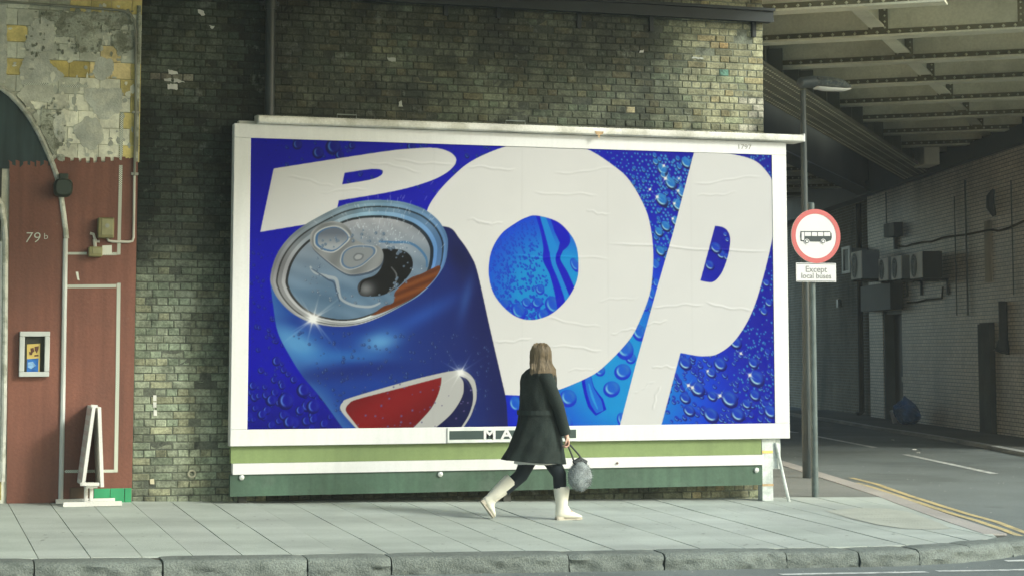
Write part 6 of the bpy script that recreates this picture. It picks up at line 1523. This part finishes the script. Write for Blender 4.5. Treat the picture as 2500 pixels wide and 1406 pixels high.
# right arm (near the camera, swung forward), left arm on the far side
shR = add(pp(1330, 918, -.16), .055, ch); elR = add(pp(1362, 990, -.20), .043, shR); wrR = add(pp(1381, 1057, -.20), .026, elR)
shL = add(pp(1305, 918, .17), .055, ch); elL = add(pp(1288, 988, .21), .043, shL); wrL = add(pp(1276, 1050, .20), .026, elL)
def hand(w, d, side):
    """palm, four fingers of different length closing round a handle, thumb from the side of the palm"""
    base = Vector(L[w]); d = d.normalized(); pal = add(base + d * .05, .030, w); lat = Vector((0, 1, 0)); fwd = Vector((d.z, 0, -d.x))
    for k, (o_, l) in enumerate(((-.027, .062), (-.009, .072), (.010, .068), (.028, .052))):
        r0 = add(base + d * .085 + lat * o_, .0095, pal); a1 = add(base + d * (.085 + l * .45) + lat * o_ + fwd * .012 * side, .0088, r0); a2 = add(base + d * (.085 + l * .62) + lat * o_ + fwd * .040 * side, .0082, a1); add(base + d * (.085 + l * .40) + lat * o_ + fwd * .058 * side, .0075, a2)
    t0 = add(base + d * .045 - lat * .034 + fwd * .012 * side, .0105, pal); t1 = add(base + d * .075 - lat * .042 + fwd * .034 * side, .0095, t0); add(base + d * .098 - lat * .026 + fwd * .050 * side, .008, t1)
hand(wrR, Vector(L[wrR]) - Vector(L[elR]), 1); hand(wrL, Vector(L[wrL]) - Vector(L[elL]), 1)
# legs: leading (right) leg straight down, trailing (left) leg with the heel lifted
hipR = add(pp(1324, 1085, -.08), .085, pel); knR = add(pp(1366, 1158, -.08), .056, hipR); anR = add(pp(1369, 1240, -.08), .038, knR); add(pp(1402, 1258, -.08), .032, anR)
hipL = add(pp(1308, 1085, .08), .085, pel); knL = add(pp(1272, 1160, .08), .056, hipL); anL = add(pp(1196, 1226, .08), .038, knL); add(pp(1202, 1256, .08), .03, anL)
me = bpy.data.meshes.new('body'); base = Vector(ROOT_AT[person]); me.from_pydata([tuple(Vector(v) - base) for v in L], E_, [])
bo = bpy.data.objects.new('body', me); COL.objects.link(bo)
sk = bo.modifiers.new('skin', 'SKIN'); sk.use_smooth_shade = True
for i, r in enumerate(R_): me.skin_vertices[0].data[i].radius = (r, r)
me.skin_vertices[0].data[pel].use_root = True
sb = bo.modifiers.new('sub', 'SUBSURF'); sb.levels = 2; sb.render_levels = 2
dg = bpy.context.evaluated_depsgraph_get(); bm2 = bpy.data.meshes.new_from_object(bo.evaluated_get(dg)); bpy.data.objects.remove(bo)
bm2.materials.clear(); bm2.materials.append(M_SKIN); bm2.name = 'body'
for p in bm2.polygons: p.use_smooth = True
bo = bpy.data.objects.new('body', bm2); link(bo, person)
# face turned to the billboard: nose, eyes, mouth, ears on the far side of the head
hc = pp(1322, 866); fdir = Vector((.75, .66, 0)).normalized(); fl_ = Vector((-fdir.y, fdir.x, 0))
mb = MB(); mb.rings([[hc + fdir * (.070 + a * .5) + fl_ * r * math.cos(t) + Vector((0, 0, -.004 - a * .9 + r * .9 * math.sin(t))) for t in np.linspace(0, 2 * math.pi, 9)[:-1]] for a, r in ((.0, .012), (.02, .014), (.04, .010), (.043, .002))]); autosmooth(mb.build('nose', M_SKIN, bo))
for s in (-1, 1):
    mb = MB(); e_ = hc + fdir * .070 + fl_ * .031 * s + Vector((0, 0, .012)); mb.rings([[e_ + fdir * a + fl_ * r * math.cos(t) + Vector((0, 0, r * .6 * math.sin(t))) for t in np.linspace(0, 2 * math.pi, 9)[:-1]] for a, r in ((-.005, .013), (.004, .012), (.007, .006))]); autosmooth(mb.build('eye', mat('eye', (.25, .22, .2), rough=.2), bo))
    mb = MB(); e_ = hc + fl_ * .078 * s; mb.rings([[e_ + fl_ * a * s + fdir * r * .6 * math.cos(t) + Vector((0, 0, r * math.sin(t))) for t in np.linspace(0, 2 * math.pi, 9)[:-1]] for a, r in ((-.01, .024), (.006, .03), (.012, .022))]); autosmooth(mb.build('ear', M_SKIN, bo))
mb = MB(); m0 = hc + fdir * .072 + Vector((0, 0, -.052)); mb.rings([[m0 + fdir * a + fl_ * r * 1.8 * math.cos(t) + Vector((0, 0, r * .6 * math.sin(t))) for t in np.linspace(0, 2 * math.pi, 9)[:-1]] for a, r in ((-.004, .014), (.004, .011))]); mb.build('mouth', mat('lips', (.42, .17, .15), rough=.5), bo)
# --- coat: flared skirt, body, collar and two sleeves
def ering(c, rx, ry, n=28, wav=0.0, ph=0.0, tilt=0.0):
    return [Vector((c.x + rx * math.cos(t) * (1 + wav * math.sin(t * 5 + ph)), c.y + ry * math.sin(t) * (1 + wav * math.sin(t * 4 + ph)), c.z + tilt * math.cos(t) + wav * .06 * math.sin(t * 5 + ph))) for t in np.linspace(0, 2 * math.pi, n + 1)[:-1]]
def span(y, xl, xr):  # centre and half width from the two silhouette edges at a height
    a, b = pp(xl, y), pp(xr, y); return (a + b) / 2, (b - a).length / 2
mb = MB(); rings = []
for y, xl, xr, ry, wv, tl in ((1127, 1226, 1378, .265, .05, .016), (1118, 1229, 1377, .255, .045, .012), (1096, 1239, 1376, .24, .035, 0), (1070, 1250, 1374, .225, .025, 0), (1040, 1261, 1371, .205, .012, 0), (1010, 1267, 1366, .19, .01, 0), (980, 1269, 1360, .185, .006, 0), (955, 1270, 1358, .19, 0, 0), (930, 1271, 1357, .20, 0, 0), (914, 1275, 1356, .20, 0, 0), (903, 1286, 1350, .165, 0, 0), (896, 1297, 1344, .10, 0, 0), (889, 1304, 1339, .075, 0, 0), (880, 1303, 1340, .078, 0, 0)):
    c_, hw = span(y, xl, xr); rings.append(ering(c_, hw * .965, ry, 28, wv, 1.3, -tl * 1.5))
def densify(rg, m_, n):
    out = []
    for i_ in range(len(rg) - 1):
        for k_ in range(m_): out.append([rg[i_][q_].lerp(rg[i_ + 1][q_], k_ / m_) for q_ in range(len(rg[0]))])
    out.append(rg[-1]); res = []
    for r_ in out:
        w_ = []
        for q_ in range(len(r_)):
            for k_ in range(n): w_.append(r_[q_].lerp(r_[(q_ + 1) % len(r_)], k_ / n))
        res.append(w_)
    return res
dr_ = densify(rings, 4, 3)
for r_ in dr_:                                     # cloth folds: long at the skirt, creased at the waist and shoulders
    c_ = sum(r_, Vector()) / len(r_)
    for q_, v in enumerate(r_):
        a_ = math.atan2(v.y - c_.y, v.x - c_.x); h_ = (v.z - PG); sk_ = clamp((.98 - h_) / .5, 0, 1)
        d_ = .013 * sk_ * math.sin(a_ * 9 + 2.2 * math.sin(h_ * 4)) + .012 * mnoise.noise(Vector((a_ * 2.2, h_ * 7, 2))) + .006 * mnoise.noise(Vector((a_ * 6, h_ * 22, 5)))
        if h_ > 1.42: d_ *= .4
        r_[q_] = c_ + (v - c_) * (1 + d_ / max((v - c_).length, .05))
mb.rings(dr_, cap=False)
rings = [dr_[0], dr_[4], dr_[8], dr_[12]]
inner_ = [[v + (Vector((rings[0][0].x * 0 + sum(q.x for q in rings[0]) / 84, sum(q.y for q in rings[0]) / 84, v.z)) - v) * .03 for v in rings[0]], [Vector((v.x, v.y, v.z)) + (Vector((sum(q.x for q in rings[3]) / 84, sum(q.y for q in rings[3]) / 84, v.z)) - v) * .05 for v in rings[3]]]
k0 = len(mb.v); mb.rings([rings[0], inner_[0], inner_[1]], cap=False)
for sh_, el_, wr_ in ((shR, elR, wrR), (shL, elL, wrL)):
    s, e_, w = Vector(L[sh_]), Vector(L[el_]), Vector(L[wr_]); w2 = w + (w - e_).normalized() * .012
    mb.tube([s + Vector((0, 0, .03)), s, s.lerp(e_, .5), e_, e_.lerp(w2, .5), w2], [.055, .078, .068, .062, .054, .052], 14)
coat = mb.build('coat', M_COAT, person); autosmooth(coat, 60)
bm = bmesh.new(); bm.from_mesh(coat.data); bmesh.ops.remove_doubles(bm, verts=bm.verts[:], dist=1e-5); bmesh.ops.recalc_face_normals(bm, faces=bm.faces[:]); bm.to_mesh(coat.data); bm.free()
c_, hw = span(1006, 1264, 1368); mb = MB(); mb.rings([ering(c_ + Vector((0, 0, z)), hw * 1.0, .203, 28) for z in (-.022, .022)], cap=False); mb.build('coat_belt', mat('coat_belt_cloth', (.02, .03, .027), rough=.85), coat)
# white hem of a dress
c_, hw = span(1122, 1255, 1366); mb = MB(); mb.rings([ering(c_ + Vector((0, 0, .10)), hw * .85, .20, 24, .03, .5), ering(c_ + Vector((.0, 0, -.035)), hw * .93, .225, 24, .05, .5)], cap=False); mb.build('dress_hem', mat('white_dress', (.70, .70, .68), rough=.8), person)
# trousers
for hip, kn, an in ((hipR, knR, anR), (hipL, knL, anL)):
    h, k, a = Vector(L[hip]), Vector(L[kn]), Vector(L[an]); mb = MB(); mb.tube([h, h.lerp(k, .5), k, k.lerp(a, .3), k.lerp(a, .55)], [.095, .082, .068, .064, .058], 16); autosmooth(mb.build('trouser_leg', M_TIGHT, person))
# boots: shaft, foot and sole
def boot(top, ank, toe, heel, name='boot'):
    ax = (top - ank).normalized(); f = (toe - heel).normalized(); side = Vector((0, 1, 0)); upv = f.cross(side) * -1
    if upv.z < 0: upv = -upv
    mb = MB()
    def ring(c_, u, w, a, b): return [c_ + u * a * math.cos(t) + w * b * math.sin(t) for t in np.linspace(0, 2 * math.pi, 17)[:-1]]
    fwd = (f - ax * f.dot(ax)).normalized()
    L_ = (toe - heel).length
    def rab(A, B, w): c_ = (A + B) / 2; u = (A - B) / 2; return [c_ + u * math.cos(t) + side * w * math.sin(t) for t in np.linspace(0, 2 * math.pi, 17)[:-1]]
    P_ = lambda a, b: heel + f * L_ * a + upv * b
    R2 = [ring(top, fwd * -1, side, .072, .066), ring(top - ax * .02, fwd * -1, side, .078, .071), ring(top.lerp(ank, .35), fwd * -1, side, .074, .066), ring(top.lerp(ank, .65), fwd * -1, side, .064, .058), ring(top.lerp(ank, .9), fwd * -1, side, .058, .052)]
    R2 += [rab(P_(-.01, .085), P_(.50, .125), .048), rab(P_(-.02, .055), P_(.54, .100), .046), rab(P_(.0, .024), P_(.60, .085), .043), rab(P_(.35, .012), P_(.68, .074), .046), rab(P_(.62, .010), P_(.78, .062), .049), rab(P_(.80, .010), P_(.88, .052), .046), rab(P_(.93, .012), P_(.96, .040), .033), rab(P_(.995, .016), P_(1.0, .028), .012)]
    mb.rings(R2); o = mb.build(name, M_BOOT, person); autosmooth(o, 70)
    mb = MB(); prof = [(0, .030), (.08, .040), (.3, .036), (.5, .040), (.75, .048), (.92, .036), (1.0, .012)]
    vs = [heel + f * L_ * t + side * w for t, w in prof] + [heel + f * L_ * t - side * w for t, w in prof[::-1]]
    mb.prism([v + upv * .014 for v in vs], tuple(upv * -.014)); s_ = mb.build('sole', mat('pale_sole', (.46, .42, .34), rough=.7), o)
    bm = bmesh.new(); bm.from_mesh(s_.data); bmesh.ops.recalc_face_normals(bm, faces=bm.faces[:]); bm.to_mesh(s_.data); bm.free()
    mb = MB(); hb = [heel + f * L_ * t + side * w for t, w in ((0, .028), (.06, .036), (.26, .034))] + [heel + f * L_ * t - side * w for t, w in ((.26, .034), (.06, .036), (0, .028))]
    mb.prism([v + upv * .032 for v in hb], tuple(upv * -.0315)); s_ = mb.build('heel', mat('pale_sole', None), o)
    bm = bmesh.new(); bm.from_mesh(s_.data); bmesh.ops.recalc_face_normals(bm, faces=bm.faces[:]); bm.to_mesh(s_.data); bm.free()
dyR = -.08; zR = G(pp(1385, 1268, dyR).x, PY_ + dyR)
he, to = pp(1357, 1268, dyR), pp(1421, 1268, dyR); he.z = zR + .001; to.z = zR + .001
boot(pp(1371, 1187, dyR), pp(1371, 1238, dyR), to, he)
dyL = .08; to = pp(1203, 1270, dyL); zt = G(to.x, PY_ + dyL); to.z = zt + .002; he = pp(1172, 1222, dyL)
boot(pp(1249, 1172, dyL), pp(1196, 1219, dyL), to, he)
# --- hair: a long mass of locks down the back
mb = MB(); rh = random.Random(4)
cap_r = []
for y, xl, xr, ry, dx in ((837.5, 1311, 1328, .03, 0), (840, 1304, 1335, .06, 0), (846, 1300, 1340, .085, 0), (856, 1297, 1343, .098, 0), (870, 1296, 1344, .10, 0), (885, 1295, 1346, .095, 0), (900, 1291, 1350, .095, 0), (915, 1290, 1351, .10, 0), (928, 1292, 1350, .095, 0), (940, 1298, 1345, .075, 0), (950, 1308, 1338, .03, 0)):
    a, b = pp(xl, y, -.035), pp(xr, y, -.035); c_ = (a + b) / 2 + Vector((0, -.05 if y > 890 else -.0, 0)); hw = (b - a).length / 2
    cap_r.append([Vector((c_.x + hw * math.cos(t) * (1 + .04 * math.sin(7 * t + y * .1)), c_.y + ry * math.sin(t) * (1 + .05 * math.sin(9 * t + y * .05)), c_.z + .008 * math.sin(6 * t))) for t in np.linspace(0, 2 * math.pi, 33)[:-1]])
mb.rings(cap_r); hair = mb.build('hair', M_HAIR, person); autosmooth(hair, 80)
mb = MB()
for k in range(240):                                # loose locks over the surface
    t = rh.uniform(math.pi * .95, math.pi * 2.05); i0 = rh.randrange(1, 4); pts_ = []
    for i in range(i0, len(cap_r)):
        r_ = cap_r[i]; f_ = (t / (2 * math.pi) * 32) % 32; v = r_[int(f_)].lerp(r_[(int(f_) + 1) % 32], f_ % 1); c_ = sum((q for q in r_), Vector()) / 32; pts_.append(c_ + (v - c_) * rh.uniform(1.0, 1.035) + Vector((rh.gauss(0, .0025), rh.gauss(0, .0025), 0))); t += rh.gauss(0, .03)
    end = pts_[-1] + Vector((rh.uniform(-.03, .03), rh.uniform(-.01, .01), -rh.uniform(.01, .05))); pts_.append(end)
    mb.tube(pts_, [.0026] * (len(pts_) - 2) + [.002, .0006], 4)
autosmooth(mb.build('hair_locks', M_HAIR, hair), 80)
# --- handbag hanging from the right hand
hand_p = Vector(L[wrR]) + (Vector(L[wrR]) - Vector(L[elR])).normalized() * .115
bc = pp(1416, 1160, -.20)
hbg = empty('handbag', tuple(bc), 'fluffy grey handbag hanging from the hand of the walking person', 'handbag')
bm = bmesh.new(); bmesh.ops.create_icosphere(bm, subdivisions=4, radius=1)
for v in bm.verts:
    c_ = v.co; n = 1 + .08 * mnoise.noise(c_ * 3) ; v.co = Vector((c_.x * .118 * n * (1.0 - .25 * max(c_.z, 0)), c_.y * .075 * n, c_.z * .140 * n))
me = bpy.data.meshes.new('bag_body'); bm.to_mesh(me)
M_FUR = mat('grey_fleece', (.27, .30, .30), rough=.95, var=.4, scale=30, fine=.3, bscale=90, bump=.8, spec=.1)
me.materials.append(M_FUR); me.polygons.foreach_set('use_smooth', [True] * len(me.polygons)); bgo = bpy.data.objects.new('bag_body', me); link(bgo, hbg); bgo.location = (0, 0, 0)
mb = MB()                                          # tufts of fleece
for v in bm.verts:
    for _ in range(2):
        n = v.normal; p = bc + v.co; t_ = Vector((rh.gauss(0, .4), rh.gauss(0, .4), rh.gauss(0, .4) - .5)); e_ = p + (n + t_ * .5).normalized() * rh.uniform(.012, .026); s = t_.cross(n).normalized() * .003
        mb.add([p - s, p + s, e_], [(0, 1, 2)])
bm.free(); tag(mb.build('fleece_tufts', M_FUR, hbg), kind='stuff')
top_ = bc + Vector((0, 0, .13)); mb = MB()
for s in (-1, 1): mb.tube([top_ + Vector((.05 * s, 0, -.02)), top_.lerp(hand_p, .45) + Vector((.035 * s, 0, 0)), hand_p + Vector((.012 * s, 0, .0))], .009, 8)
mb.tube([top_ + Vector((-.06, 0, -.015)), top_ + Vector((0, 0, .02)), top_ + Vector((.06, 0, -.015))], .03, 8)
autosmooth(mb.build('handle', mat('dark_strap', (.03, .035, .036), rough=.6), hbg))
# ================================================================== thin haze volume added over the whole street to lift the dark tones
mb = MB(); mb.box(-148, 148, -148, 148, -3.0, 9.5)
hz = mb.build('haze', mat('haze_surface_unused', (.5, .5, .5)))
hm = bpy.data.materials.new('added_haze'); hm.use_nodes = True; hn = hm.node_tree; hn.nodes.clear()
ho = hn.nodes.new('ShaderNodeOutputMaterial'); hv = hn.nodes.new('ShaderNodeVolumePrincipled')
hv.inputs['Color'].default_value = (.86, .93, .89, 1); hv.inputs['Density'].default_value = 0.0012; hv.inputs['Anisotropy'].default_value = 0.2
hn.links.new(hv.outputs[0], ho.inputs['Volume'])
hz.data.materials.clear(); hz.data.materials.append(hm)
tag(hz, 'thin pale haze volume added to lift the shadows', kind='stuff')
